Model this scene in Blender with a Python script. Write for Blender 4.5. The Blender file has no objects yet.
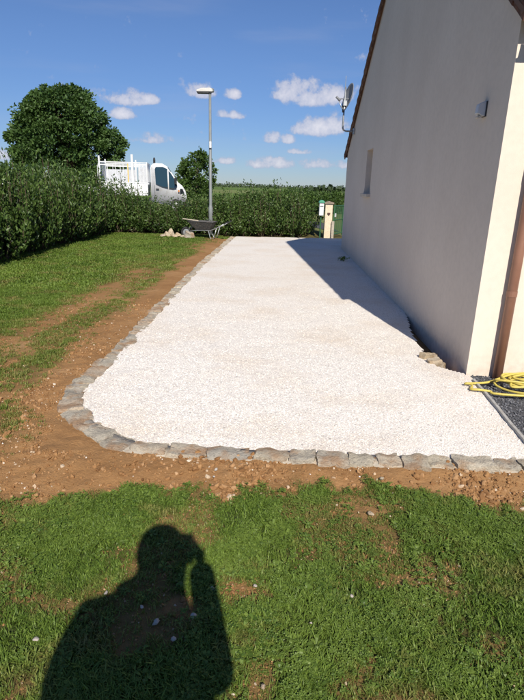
import bpy, bmesh, math, random
import numpy as np
from mathutils import Vector, Matrix, Euler
rnd = random.Random(7)
R = math.radians
scene = bpy.context.scene
C = scene.collection

# ------------------------------------------------------------------ camera
CAM_H, PITCH, ROLL, FPX = 1.62, R(17.8), R(1.5), 510.0
cam_d = bpy.data.cameras.new('camera')
cam_d.sensor_fit = 'VERTICAL'; cam_d.sensor_height = 36.0; cam_d.sensor_width = 36.0
cam_d.lens = FPX / 700.0 * 36.0
cam_d.clip_start = 0.02; cam_d.clip_end = 12000
cam = bpy.data.objects.new('camera', cam_d); C.objects.link(cam)
cam.location = (0, 0, CAM_H)
cam.matrix_world = Matrix.Translation((0, 0, CAM_H)) @ Matrix.Rotation(math.pi/2 - PITCH, 4, 'X') @ Matrix.Rotation(ROLL, 4, 'Z')
scene.camera = cam

# ------------------------------------------------------------------ world, sun, exposure
SUN_EL, SUN_AZ = R(39.6), R(-10.3)          # azimuth of the shadows, clockwise from +Y
TOSUN = Vector((-math.sin(SUN_AZ)*math.cos(SUN_EL), -math.cos(SUN_AZ)*math.cos(SUN_EL), math.sin(SUN_EL)))
SKY_STRENGTH, SUN_STRENGTH, EXPOSURE = 0.066, 5.0, 0.20
scene.view_settings.view_transform = 'Standard'
scene.view_settings.look = 'None'
scene.view_settings.gamma = 1.0
scene.view_settings.use_curve_mapping = False
scene.view_settings.exposure = EXPOSURE
scene.render.engine = 'CYCLES'
scene.cycles.max_bounces = 4; scene.cycles.diffuse_bounces = 3; scene.cycles.glossy_bounces = 2; scene.cycles.transmission_bounces = 3

def pixel_dir(x, y):
    f = Vector((0, math.cos(PITCH), -math.sin(PITCH))); r0 = Vector((1, 0, 0)); u0 = r0.cross(f)
    r = r0*math.cos(ROLL) + u0*math.sin(ROLL); u = -r0*math.sin(ROLL) + u0*math.cos(ROLL)
    return (f*FPX + r*(x-262) - u*(y-350)).normalized()
def on_ground(x, y, z=0.0):
    d = pixel_dir(x, y); t = (z-CAM_H)/d.z
    return Vector((d.x*t, d.y*t, z))
def at_depth(x, y, Y):
    d = pixel_dir(x, y); t = Y/d.y
    return Vector((d.x*t, Y, CAM_H+d.z*t))

world = bpy.data.worlds.new('World'); scene.world = world; world.use_nodes = True
world.cycles.sampling_method = 'NONE'        # smooth sky: no light tree sample needed
wt = world.node_tree; wt.nodes.clear()
def wn(t, **k):
    n = wt.nodes.new(t)
    for a, b in k.items(): setattr(n, a, b)
    return n
def wlink(a, b): wt.links.new(a, b)
def wmath(op, a, b=None, c=None, clamp=False):
    n = wn('ShaderNodeMath', operation=op, use_clamp=clamp)
    for i, v in enumerate((a, b, c)):
        if v is None: continue
        if isinstance(v, (int, float)): n.inputs[i].default_value = v
        else: wlink(v, n.inputs[i])
    return n.outputs[0]
sky = wn('ShaderNodeTexSky'); sky.sky_type = 'NISHITA'; sky.sun_disc = False
sky.sun_elevation = SUN_EL; sky.sun_rotation = math.pi + SUN_AZ
sky.altitude = 200; sky.air_density = 1.0; sky.dust_density = 0.05; sky.ozone_density = 4.0
tc = wn('ShaderNodeTexCoord')
nz = wn('ShaderNodeTexNoise'); nz.inputs['Scale'].default_value = 30; nz.inputs['Detail'].default_value = 7; nz.inputs['Roughness'].default_value = .62
wlink(tc.outputs['Generated'], nz.inputs['Vector'])
nz2 = wn('ShaderNodeTexNoise'); nz2.inputs['Scale'].default_value = 9; nz2.inputs['Detail'].default_value = 3
wlink(tc.outputs['Generated'], nz2.inputs['Vector'])
sep = wn('ShaderNodeSeparateXYZ'); wlink(tc.outputs['Generated'], sep.inputs[0])
PER = R(84)
az = wmath('ARCTAN2', sep.outputs[0], sep.outputs[1])
az = wmath('SUBTRACT', wmath('WRAP', az, PER/2 - R(2), -PER/2 - R(2)), 0.0)
el = wmath('ARCSINE', sep.outputs[2])
az = wmath('ADD', az, wmath('MULTIPLY', wmath('SUBTRACT', nz2.outputs['Fac'], .5), .02))
# one puff as a small node group, used once per cloud
pg = bpy.data.node_groups.new('cloud_puff', 'ShaderNodeTree')
for s in ('az', 'el', 'a0', 'e0', 'w', 'h', 'k'): pg.interface.new_socket(s, in_out='INPUT', socket_type='NodeSocketFloat')
pg.interface.new_socket('v', in_out='OUTPUT', socket_type='NodeSocketFloat')
gi = pg.nodes.new('NodeGroupInput'); go = pg.nodes.new('NodeGroupOutput')
def gm(op, a, b):
    n = pg.nodes.new('ShaderNodeMath'); n.operation = op
    for i, v in enumerate((a, b)):
        if isinstance(v, (int, float)): n.inputs[i].default_value = v
        else: pg.links.new(v, n.inputs[i])
    return n.outputs[0]
I = gi.outputs
u = gm('DIVIDE', gm('SUBTRACT', I[0], I[2]), I[4]); v = gm('DIVIDE', gm('SUBTRACT', I[1], I[3]), I[5])
v = gm('MAXIMUM', v, gm('MULTIPLY', v, -2.0))           # flatter underside
val = gm('SUBTRACT', 1.0, gm('ADD', gm('MULTIPLY', u, u), gm('MULTIPLY', v, v)))
val = gm('MULTIPLY', gm('MAXIMUM', val, -1.0), I[6])
pg.links.new(val, go.inputs[0])
CLOUDS = [(300,97,40,21,1.0),(330,99,26,16,1.0),(280,97,18,10,.9),(318,130,32,16,1.0),(336,128,20,18,1.0),(270,140,15,10,1.0),(287,141,13,8,.9),
          (126,99,32,15,.95),(147,101,16,10,.95),(118,115,17,10,1.0),(154,140,27,10,.95),(202,93,16,12,.85),(234,96,11,8,.9),
          (222,115,10,6,.8),(238,116,11,7,.85),(275,165,44,10,.75),(328,165,28,9,.8),(6,157,28,10,.75),(298,152,14,5,.7),(60,142,36,6,.5),(225,162,24,6,.7),(420,60,60,16,.9),(440,120,50,14,.8),(-60,110,50,16,.85),(-90,60,30,10,.8)]
acc = None
for (cx, cy, w, h, k) in CLOUDS:
    d = pixel_dir(cx, cy)
    n = wn('ShaderNodeGroup'); n.node_tree = pg
    wlink(az, n.inputs[0]); wlink(el, n.inputs[1])
    for i, q in enumerate((math.atan2(d.x, d.y), math.asin(d.z), w*.86/540, h*.80/540, k*.97)): n.inputs[i+2].default_value = q
    acc = n.outputs[0] if acc is None else wmath('MAXIMUM', acc, n.outputs[0])
fine = wmath('MULTIPLY', wmath('SUBTRACT', nz.outputs['Fac'], .5), 3.9)
dens = wmath('ADD', acc, fine)
mr = wn('ShaderNodeMapRange', interpolation_type='SMOOTHSTEP'); wlink(dens, mr.inputs[0])
mr.inputs[1].default_value = -.05; mr.inputs[2].default_value = .72; mr.inputs[3].default_value = 0; mr.inputs[4].default_value = .80
# thin high streaks
mp = wn('ShaderNodeMapping'); mp.inputs['Scale'].default_value = (1.2, 1.2, 9); wlink(tc.outputs['Generated'], mp.inputs[0])
nz3 = wn('ShaderNodeTexNoise'); nz3.inputs['Scale'].default_value = 2.4; nz3.inputs['Detail'].default_value = 5; wlink(mp.outputs[0], nz3.inputs['Vector'])
mr2 = wn('ShaderNodeMapRange', interpolation_type='SMOOTHSTEP'); wlink(nz3.outputs['Fac'], mr2.inputs[0])
mr2.inputs[1].default_value = .46; mr2.inputs[2].default_value = .8; mr2.inputs[3].default_value = 0; mr2.inputs[4].default_value = .22
cov = wmath('MAXIMUM', mr.outputs[0], mr2.outputs[0])
ccol = wn('ShaderNodeMix', data_type='RGBA'); ccol.inputs['A'].default_value = (6.0, 6.5, 8.4, 1); ccol.inputs['B'].default_value = (11.5, 11.0, 11.4, 1)
mr3 = wn('ShaderNodeMapRange'); wlink(dens, mr3.inputs[0]); mr3.inputs[1].default_value = .3; mr3.inputs[2].default_value = 1.5
wlink(mr3.outputs[0], ccol.inputs['Factor'])
tint = wn('ShaderNodeMix', data_type='RGBA', blend_type='MULTIPLY'); tint.inputs['Factor'].default_value = 1; 
tel = wn('ShaderNodeMapRange', interpolation_type='SMOOTHSTEP'); wlink(sep.outputs[2], tel.inputs[0]); tel.inputs[1].default_value = -.02; tel.inputs[2].default_value = .30
tcol = wn('ShaderNodeMix', data_type='RGBA'); tcol.inputs['A'].default_value = (.60, .73, 1.04, 1); tcol.inputs['B'].default_value = (.85, .98, 1.26, 1)
wlink(tel.outputs[0], tcol.inputs['Factor']); wlink(tcol.outputs['Result'], tint.inputs['B'])
wlink(sky.outputs[0], tint.inputs['A'])
mixc = wn('ShaderNodeMix', data_type='RGBA'); wlink(cov, mixc.inputs['Factor']); wlink(tint.outputs['Result'], mixc.inputs['A']); wlink(ccol.outputs['Result'], mixc.inputs['B'])
bg = wn('ShaderNodeBackground'); bg.inputs['Strength'].default_value = SKY_STRENGTH
wlink(mixc.outputs['Result'], bg.inputs['Color'])
wo = wn('ShaderNodeOutputWorld'); wlink(bg.outputs[0], wo.inputs['Surface'])

sun_d = bpy.data.lights.new('sun', 'SUN'); sun_d.energy = SUN_STRENGTH; sun_d.angle = R(.55); sun_d.color = (1, .93, .83)
sun = bpy.data.objects.new('sun', sun_d); C.objects.link(sun)
sun.rotation_euler = TOSUN.to_track_quat('Z', 'Y').to_euler(); sun.location = (3, -8, 12)

# ------------------------------------------------------------------ materials
def new_mat(name):
    m = bpy.data.materials.new(name); m.use_nodes = True
    nt = m.node_tree; nt.nodes.clear()
    out = nt.nodes.new('ShaderNodeOutputMaterial'); p = nt.nodes.new('ShaderNodeBsdfPrincipled')
    nt.links.new(p.outputs[0], out.inputs[0])
    return m, nt, p, out
class NT:
    def __init__(s, nt): s.nt = nt
    def n(s, t, **k):
        n = s.nt.nodes.new(t)
        for a, b in k.items(): setattr(n, a, b)
        return n
    def l(s, a, b): s.nt.links.new(a, b)
    def m(s, op, a, b=0.0, clamp=False):
        n = s.n('ShaderNodeMath', operation=op, use_clamp=clamp)
        for i, v in enumerate((a, b)):
            if isinstance(v, (int, float)): n.inputs[i].default_value = v
            else: s.l(v, n.inputs[i])
        return n.outputs[0]
    def noise(s, vec, scale, detail=4, rough=.55):
        n = s.n('ShaderNodeTexNoise'); n.inputs['Scale'].default_value = scale; n.inputs['Detail'].default_value = detail; n.inputs['Roughness'].default_value = rough
        s.l(vec, n.inputs['Vector']); return n.outputs['Fac']
    def ramp(s, fac, stops):
        n = s.n('ShaderNodeValToRGB'); cr = n.color_ramp
        while len(cr.elements) < len(stops): cr.elements.new(.5)
        for e, (p, c) in zip(cr.elements, stops): e.position = p; e.color = (*c, 1) if len(c) == 3 else c
        s.l(fac, n.inputs[0]); return n.outputs[0]
    def mix(s, fac, a, b, blend='MIX'):
        n = s.n('ShaderNodeMix', data_type='RGBA', blend_type=blend)
        for sock, v in (('Factor', fac), ('A', a), ('B', b)):
            if isinstance(v, (int, float)): n.inputs[sock].default_value = v
            elif isinstance(v, tuple): n.inputs[sock].default_value = (*v, 1)
            else: s.l(v, n.inputs[sock])
        return n.outputs['Result']
    def rng(s, v, a, b, c=0., d=1.):
        n = s.n('ShaderNodeMapRange'); s.l(v, n.inputs[0])
        for i, q in enumerate((a, b, c, d)): n.inputs[i+1].default_value = q
        return n.outputs[0]
    def bump(s, h, p, strength=.3, dist=.01):
        b = s.n('ShaderNodeBump'); b.inputs['Strength'].default_value = strength; b.inputs['Distance'].default_value = dist
        s.l(h, b.inputs['Height']); s.l(b.outputs[0], p.inputs['Normal'])

def simple(name, col, rough=.6, var=.12, scale=6, bump=0., bscale=60, metal=0., spec=.5, bdist=.004, dirt=None):
    """plain coloured surface with mottling, roughness variation and fine relief"""
    m, nt, p, out = new_mat(name); N = NT(nt)
    tcn = N.n('ShaderNodeTexCoord').outputs['Object']
    f = N.noise(tcn, scale, 5, .6)
    lo = tuple(max(0, c*(1-var)) for c in col); hi = tuple(min(1, c*(1+var)) for c in col)
    c = N.ramp(f, [(.3, lo), (.7, hi)])
    if dirt:
        f2 = N.noise(tcn, scale*2.3, 6, .7)
        c = N.mix(N.rng(f2, .5, .72, 0, .75), c, dirt)
    N.l(c, p.inputs['Base Color'])
    N.l(N.rng(f, .3, .7, max(0, rough-.08), min(1, rough+.08)), p.inputs['Roughness'])
    p.inputs['Metallic'].default_value = metal; p.inputs['Specular IOR Level'].default_value = spec
    if bump: N.bump(N.noise(tcn, bscale, 4, .6), p, bump, bdist)
    return m

def leaf_mat(name, dark, mid, light, rough=.45, trans=.35, dry=None, wscale=.8):
    m, nt, p, out = new_mat(name); N = NT(nt)
    geo = N.n('ShaderNodeNewGeometry'); oi = N.n('ShaderNodeObjectInfo')
    pos = geo.outputs['Position']
    rndv = N.m('FRACT', N.m('ADD', N.m('MULTIPLY', geo.outputs['Random Per Island'], 7.13), N.m('MULTIPLY', oi.outputs['Random'], 13.7)))
    c = N.ramp(rndv, [(0, dark), (.55, mid), (1, light)])
    f = N.noise(pos, wscale, 3, .5)
    c = N.mix(N.rng(f, .35, .65, 0, .6), c, light)
    if dry:
        f2 = N.noise(pos, wscale*2.7, 4, .65)
        c = N.mix(N.m('MULTIPLY', N.rng(f2, .52, .68, 0, .9), N.rng(rndv, .2, .9, .2, 1)), c, dry)
        da = N.n('ShaderNodeAttribute', attribute_name='dry', attribute_type='INSTANCER').outputs['Fac']
        c = N.mix(N.m('MULTIPLY', da, N.rng(rndv, .1, 1, .25, .95), True), c, dry)
    N.l(c, p.inputs['Base Color']); p.inputs['Roughness'].default_value = rough; p.inputs['Specular IOR Level'].default_value = .35
    tr = N.n('ShaderNodeBsdfTranslucent'); N.l(N.mix(1.0, c, (1.0, 1.0, .35), 'MULTIPLY'), tr.inputs[0])
    ms = N.n('ShaderNodeMixShader'); ms.inputs[0].default_value = trans
    N.l(p.outputs[0], ms.inputs[1]); N.l(tr.outputs[0], ms.inputs[2]); N.l(ms.outputs[0], out.inputs[0])
    return m

M = {}
M['blade'] = leaf_mat('lawn_blade', (.050, .095, .012), (.115, .190, .025), (.205, .295, .050), .5, .3, dry=(.34, .25, .10), wscale=.9)
M['weed'] = leaf_mat('weed_leaf', (.050, .095, .014), (.098, .165, .025), (.19, .265, .048), .5, .25, wscale=3.5)
M['hedge'] = leaf_mat('hedge_leaf', (.015, .038, .010), (.040, .084, .019), (.130, .205, .048), .42, .3, wscale=2.6)
M['tree'] = leaf_mat('broad_tree_leaf', (.018, .046, .015), (.050, .105, .028), (.105, .180, .046), .5, .25, wscale=.5)
M['tree2'] = leaf_mat('small_tree_leaf', (.03, .06, .014), (.055, .105, .022), (.09, .155, .03), .5, .3, wscale=.5)
M['far'] = leaf_mat('far_wood_leaf', (.03, .05, .022), (.045, .07, .03), (.06, .09, .035), .7, .1, wscale=.02)  # fade with distance is put into this leaf colour; no haze volume
M['bark'] = simple('bark', (.12, .085, .055), .9, .4, 12, .6, 40)
M['stem'] = simple('woody_stem', (.10, .075, .045), .9, .3, 12)

def ground_mat():
    m, nt, p, out = new_mat('lawn_and_soil'); N = NT(nt)
    geo = N.n('ShaderNodeNewGeometry'); pos = geo.outputs['Position']
    at = N.n('ShaderNodeAttribute', attribute_name='grass').outputs['Fac']
    f1 = N.noise(pos, 1.7, 5, .6); f2 = N.noise(pos, 14, 6, .7); f3 = N.noise(pos, 70, 4, .7)
    soil = N.ramp(f1, [(.3, (.265, .138, .054)), (.55, (.345, .190, .080)), (.75, (.42, .255, .125))])
    soil = N.mix(N.rng(f2, .45, .75, 0, .55), soil, (.215, .118, .052))
    soil = N.mix(N.rng(f3, .55, .8, 0, .5), soil, (.48, .31, .17))
    turf = N.ramp(f2, [(.3, (.028, .040, .012)), (.6, (.060, .080, .020)), (.8, (.13, .10, .04))])
    near = N.mix(at, soil, turf)
    # open country beyond the hedge: field strips
    sp = N.n('ShaderNodeSeparateXYZ'); N.l(pos, sp.inputs[0])
    mpn = N.n('ShaderNodeMapping'); mpn.inputs['Scale'].default_value = (.0022, .009, 0); mpn.inputs['Rotation'].default_value = (0, 0, .12); N.l(pos, mpn.inputs[0])
    vor = N.n('ShaderNodeTexVoronoi'); vor.inputs['Scale'].default_value = 1.0; N.l(mpn.outputs[0], vor.inputs['Vector'])
    sc = N.n('ShaderNodeSeparateColor'); N.l(vor.outputs['Color'], sc.inputs[0])
    fields = N.ramp(sc.outputs[0], [(.1, (.09, .15, .03)), (.4, (.13, .20, .04)), (.6, (.07, .115, .03)), (.8, (.21, .22, .08)), (1, (.10, .17, .04))])
    fields = N.mix(N.rng(N.noise(pos, .25, 5, .7), .4, .7, 0, .4), fields, (.07, .11, .02))
    col = N.mix(N.rng(sp.outputs[1], 19.2, 20.5), near, fields)
    N.l(col, p.inputs['Base Color']); p.inputs['Roughness'].default_value = .95; p.inputs['Specular IOR Level'].default_value = .15
    N.bump(N.m('ADD', f2, N.m('MULTIPLY', f3, .6)), p, .7, .02)
    return m
M['ground'] = ground_mat()
M['clod'] = None
def clod_mat():
    m, nt, p, out = new_mat('dry_earth_clod'); N = NT(nt)
    oi = N.n('ShaderNodeObjectInfo').outputs['Random']; pos = N.n('ShaderNodeNewGeometry').outputs['Position']
    c = N.ramp(oi, [(0, (.215, .110, .046)), (.6, (.335, .185, .080)), (.93, (.42, .255, .13)), (.97, (.55, .44, .31)), (1, (.62, .55, .44))])
    c = N.mix(N.rng(N.noise(pos, 60, 4), .4, .7, 0, .5), c, (.24, .12, .05))
    N.l(c, p.inputs['Base Color']); p.inputs['Roughness'].default_value = .95; p.inputs['Specular IOR Level'].default_value = .1
    return m
M['clod'] = clod_mat()

def gravel_mat(name, inst):
    m, nt, p, out = new_mat(name); N = NT(nt)
    pos = N.n('ShaderNodeNewGeometry').outputs['Position']
    oi = N.n('ShaderNodeObjectInfo').outputs['Random']
    v = N.n('ShaderNodeTexVoronoi'); v.inputs['Scale'].default_value = 95; N.l(pos, v.inputs['Vector'])
    sc = N.n('ShaderNodeSeparateColor'); N.l(v.outputs['Color'], sc.inputs[0])
    r = oi if inst else sc.outputs[0]
    c = N.ramp(r, [(0, (.68, .635, .57)), (.25, (.76, .71, .645)), (.7, (.815, .77, .705)), (.93, (.86, .825, .775)), (.96, (.58, .53, .47)), (1, (.40, .37, .34))])
    if not inst:
        c = N.mix(N.rng(v.outputs['Distance'], .40, .75, 0, .35), c, (.52, .48, .43))
    # dusty tan tracks where fines have come to the surface
    mp = N.n('ShaderNodeMapping'); mp.inputs['Scale'].default_value = (.7, .9, 1); mp.inputs['Rotation'].default_value = (0, 0, .18); N.l(pos, mp.inputs[0])
    st = N.noise(mp.outputs[0], 1.35, 5, .58)
    st2 = N.noise(pos, 11, 4, .6)
    fac = N.m('MULTIPLY', N.rng(st, .46, .68, 0, .46), N.rng(st2, .3, .65, .45, 1))
    c = N.mix(fac, c, (.60, .48, .35))
    N.l(c, p.inputs['Base Color']); p.inputs['Roughness'].default_value = .9; p.inputs['Specular IOR Level'].default_value = .2
    if not inst:
        N.bump(N.m('SUBTRACT', N.noise(pos, 110, 3, .6), v.outputs['Distance']), p, .55, .006)
    return m
M['gravel'] = gravel_mat('white_gravel_bed', False)
M['gravel_stone'] = gravel_mat('white_gravel_chip', True)
def slate_mat(name):
    m, nt, p, out = new_mat(name); N = NT(nt)
    oi = N.n('ShaderNodeObjectInfo').outputs['Random']
    c = N.ramp(oi, [(0, (.05, .055, .065)), (.6, (.12, .125, .14)), (1, (.25, .25, .26))])
    N.l(c, p.inputs['Base Color']); p.inputs['Roughness'].default_value = .75
    return m
M['slate'] = slate_mat('dark_gravel_chip')
M['slate_bed'] = simple('dark_gravel_bed', (.07, .072, .08), .9, .4, 60, .8, 90, bdist=.01)

def kerb_mat(name, stops, stain):
    m, nt, p, out = new_mat(name); N = NT(nt)
    oi = N.n('ShaderNodeObjectInfo').outputs['Random']; geo = N.n('ShaderNodeNewGeometry'); pos = geo.outputs['Position']
    c = N.ramp(oi, stops)
    f = N.noise(pos, 9, 6, .65); f2 = N.noise(pos, 45, 5, .7)
    c = N.mix(N.rng(f, .45, .7, 0, .45), c, (.52, .465, .375))
    c = N.mix(N.rng(f2, .48, .72, 0, .62), c, (.21, .175, .14))
    f3 = N.noise(pos, 5.3, 5, .6)
    c = N.mix(N.rng(f3, .47, .62, 0, .85), c, stain)
    N.l(c, p.inputs['Base Color']); p.inputs['Roughness'].default_value = .9; p.inputs['Specular IOR Level'].default_value = .25
    N.bump(N.m('ADD', N.m('ADD', f2, f), N.m('MULTIPLY', N.noise(pos, 120, 4, .7), .5)), p, .9, .02)
    return m
M['kerb'] = kerb_mat('border_stone', [(0, (.36, .325, .26)), (.22, (.58, .51, .38)), (.40, (.46, .415, .33)), (.58, (.63, .56, .43)), (.72, (.48, .36, .25)), (.86, (.57, .51, .395)), (1, (.42, .385, .32))], (.38, .24, .14))
M['mortar'] = simple('mortar', (.39, .345, .275), .95, .25, 9, .7, 50, dirt=(.30, .19, .10), bdist=.01)
M['rubble'] = kerb_mat('rubble_stone', [(0, (.52, .42, .28)), (.5, (.62, .52, .38)), (1, (.48, .40, .30))], (.42, .30, .18))
M['pebble'] = simple('pale_pebble', (.44, .39, .33), .8, .18, 30, .4, 80)

def wall_mat():
    m, nt, p, out = new_mat('cream_render'); N = NT(nt)
    tcn = N.n('ShaderNodeTexCoord').outputs['Object']
    f = N.noise(tcn, .9, 6, .6); f2 = N.noise(tcn, 160, 3, .6); f3 = N.noise(tcn, 16, 5, .6)
    c = N.ramp(f, [(.3, (.725, .620, .515)), (.7, (.80, .695, .585))])
    c = N.mix(N.rng(f3, .4, .75, 0, .28), c, (.58, .50, .42))
    sp = N.n('ShaderNodeSeparateXYZ'); N.l(tcn, sp.inputs[0])
    splash = N.m('MULTIPLY', N.rng(sp.outputs[2], .22, .0, 0, .30), N.rng(f3, .35, .65))
    c = N.mix(splash, c, (.47, .36, .26))
    N.l(c, p.inputs['Base Color']); p.inputs['Roughness'].default_value = .92; p.inputs['Specular IOR Level'].default_value = .2
    N.bump(N.m('ADD', f2, N.m('MULTIPLY', f3, .8)), p, .35, .004)
    return m
M['wall'] = wall_mat()
M['tile'] = kerb_mat('clay_roof_tile', [(0, (.15, .060, .036)), (.4, (.20, .080, .046)), (.8, (.16, .070, .044)), (1, (.25, .12, .075))], (.10, .05, .035))
M['soffit'] = simple('wood_soffit', (.17, .085, .045), .75, .25, 4, .3, 30)
M['pipe'] = simple('brown_pvc', (.27, .135, .088), .45, .12, 5, .05, 40)
M['frame'] = simple('window_frame', (.55, .42, .30), .5, .1)
M['sill'] = simple('stone_sill', (.60, .52, .42), .85, .12, 20, .3, 90)
def glass_mat(name, col, rough=.05):
    m, nt, p, out = new_mat(name)
    p.inputs['Base Color'].default_value = (*col, 1); p.inputs['Roughness'].default_value = rough
    p.inputs['Specular IOR Level'].default_value = .8; p.inputs['Coat Weight'].default_value = .5
    return m
M['glass'] = glass_mat('dark_pane', (.02, .025, .03))
M['cabglass'] = glass_mat('cab_glass', (.015, .04, .048), .08)
M['white'] = simple('white_paint', (.74, .75, .76), .3, .06, 3, 0, dirt=(.52, .50, .46))
M['sheet'] = simple('grey_white_sheet', (.50, .52, .54), .6, .12, 5, 0, dirt=(.36, .35, .33))
M['whitebar'] = simple('white_bar', (.74, .75, .74), .45, .06, 8)
M['black'] = simple('black_plastic', (.025, .026, .028), .55, .3, 10)
M['rubber'] = simple('tyre_rubber', (.03, .03, .031), .85, .3, 20, .3, 90)
M['steel'] = simple('galvanised_steel', (.42, .44, .45), .45, .15, 8, 0, metal=.7)
M['lampgrey'] = simple('grey_post_paint', (.20, .22, .22), .5, .12, 4)
M['lamphead'] = simple('lamp_head', (.62, .60, .55), .5, .1, 4)
M['yellow'] = simple('yellow_hose', (.58, .47, .10), .5, .14, 25, dirt=(.42, .30, .06))
M['strap'] = simple('yellow_strap', (.80, .48, .03), .6, .1)
M['amber'] = simple('amber_plastic', (.55, .18, .02), .3, .1)
M['trayblack'] = simple('barrow_tray', (.040, .041, .045), .55, .3, 14, .2, 40, dirt=(.24, .20, .15))
M['wood'] = simple('grey_wood', (.42, .37, .29), .85, .25, 15, .4, 40)
M['dish'] = simple('dish_grey', (.20, .21, .225), .55, .1, 5)
M['alu'] = simple('edging_metal', (.40, .40, .38), .6, .25, 20, .3, 60, metal=.2, dirt=(.3, .24, .18))
M['pillar'] = simple('cream_pillar', (.70, .60, .44), .9, .12, 8, .4, 60, dirt=(.50, .38, .22))
M['cap'] = simple('pillar_cap', (.24, .19, .14), .9, .2, 10, .4, 60)
M['green'] = simple('green_metal', (.035, .115, .05), .5, .15, 8)
M['lidgreen'] = simple('green_lid', (.09, .36, .22), .45, .12, 8)
M['maroon'] = simple('maroon_plate', (.085, .04, .03), .5, .2, 8)
M['road'] = simple('asphalt', (.055, .055, .057), .92, .25, 3, .5, 120, bdist=.01)
M['shirt'] = simple('dark_shirt', (.05, .06, .09), .9, .2, 8)
M['trousers'] = simple('denim', (.06, .08, .13), .9, .2, 30)
M['skin'] = simple('skin', (.50, .31, .22), .55, .1, 8)
M['hair'] = simple('dark_hair', (.03, .022, .016), .6, .4, 60, .6, 200)
M['lampwhite'] = simple('wall_lamp_body', (.58, .58, .60), .5, .1, 8)

# ------------------------------------------------------------------ helpers
def tag(o, label=None, cat=None, group=None, kind=None):
    if label: o['label'] = label
    if cat: o['category'] = cat
    if group: o['group'] = group
    if kind: o['kind'] = kind
    return o
def empty(name, loc=(0, 0, 0), rz=0.0):
    o = bpy.data.objects.new(name, None); C.objects.link(o); o.location = loc; o.rotation_euler = (0, 0, rz); o.empty_display_size = .2
    return o
def link_mesh(name, me, mat, parent=None):
    if mat is not None and not me.materials: me.materials.append(mat)
    o = bpy.data.objects.new(name, me); C.objects.link(o)
    if parent is not None: o.parent = parent
    return o
class MB:
    def __init__(s): s.v = []; s.f = []
    def add(s, vs, fs):
        b = len(s.v); s.v += [tuple(q) for q in vs]; s.f += [tuple(i+b for i in q) for q in fs]; return s
    def box(s, c, d, rot=None):
        hx, hy, hz = d[0]/2, d[1]/2, d[2]/2
        vs = [Vector((x, y, z)) for z in (-hz, hz) for (x, y) in ((-hx, -hy), (hx, -hy), (hx, hy), (-hx, hy))]
        if rot is not None:
            E = Euler(rot).to_matrix(); vs = [E @ q for q in vs]
        vs = [q+Vector(c) for q in vs]
        return s.add(vs, [(3, 2, 1, 0), (4, 5, 6, 7), (0, 1, 5, 4), (1, 2, 6, 5), (2, 3, 7, 6), (3, 0, 4, 7)])
    def tube(s, path, r, n=8, closed=False, caps=True):
        P = [Vector(p) for p in path]; k = len(P); rr = r if isinstance(r, (list, tuple)) else [r]*k
        base = len(s.v); pn = None
        for i, p in enumerate(P):
            a = P[(i-1) % k] if (closed or i > 0) else p; b = P[(i+1) % k] if (closed or i < k-1) else p
            t = (b-a).normalized()
            if pn is None:
                pn = t.orthogonal().normalized()
            else:
                pn = (pn - t*pn.dot(t)); pn = pn.normalized() if pn.length > 1e-6 else t.orthogonal().normalized()
            bn = t.cross(pn)
            for j in range(n):
                an = 2*math.pi*j/n; s.v.append(tuple(p + (pn*math.cos(an)+bn*math.sin(an))*rr[i]))
        for i in range(k if closed else k-1):
            for j in range(n):
                a = base+i*n+j; b = base+i*n+(j+1) % n; c = base+((i+1) % k)*n+(j+1) % n; d = base+((i+1) % k)*n+j
                s.f.append((a, b, c, d))
        if caps and not closed:
            s.f.append(tuple(base+j for j in reversed(range(n)))); s.f.append(tuple(base+(k-1)*n+j for j in range(n)))
        return s
    def prism(s, poly, axis, a, b):
        """poly of 2-D points extruded from a to b along axis (x: poly=(y,z); y: poly=(x,z); z: poly=(x,y))"""
        def P(q, h): return (h, q[0], q[1]) if axis == 'x' else ((q[0], h, q[1]) if axis == 'y' else (q[0], q[1], h))
        n = len(poly); vs = [P(q, a) for q in poly]+[P(q, b) for q in poly]
        fs = [tuple(reversed(range(n))), tuple(range(n, 2*n))]+[(i, (i+1) % n, n+(i+1) % n, n+i) for i in range(n)]
        return s.add(vs, fs)
    def lathe(s, prof, c=(0, 0, 0), n=16, rot=None):
        E = Euler(rot).to_matrix() if rot is not None else Matrix.Identity(3); base = len(s.v)
        for (r, z) in prof:
            for j in range(n):
                a = 2*math.pi*j/n; s.v.append(tuple(E @ Vector((r*math.cos(a), r*math.sin(a), z)) + Vector(c)))
        for i in range(len(prof)-1):
            for j in range(n):
                s.f.append((base+i*n+j, base+i*n+(j+1) % n, base+(i+1)*n+(j+1) % n, base+(i+1)*n+j))
        s.f.append(tuple(base+j for j in reversed(range(n)))); s.f.append(tuple(base+(len(prof)-1)*n+j for j in range(n)))
        return s
    def mesh(s, name, bevel=0., smooth=False, seg=1):
        me = bpy.data.meshes.new(name); me.from_pydata(s.v, [], s.f)
        bm = bmesh.new(); bm.from_mesh(me)
        bmesh.ops.recalc_face_normals(bm, faces=bm.faces)
        if bevel: bmesh.ops.bevel(bm, geom=[e for e in bm.edges if e.is_manifold and e.calc_face_angle(0) > .6], offset=bevel, segments=seg, affect='EDGES', clamp_overlap=True)
        bm.to_mesh(me); bm.free()
        if smooth: me.shade_smooth()
        return me
    def build(s, name, mat, parent=None, bevel=0., smooth=False, seg=1):
        return link_mesh(name, s.mesh(name, bevel, smooth, seg), mat, parent)

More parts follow.
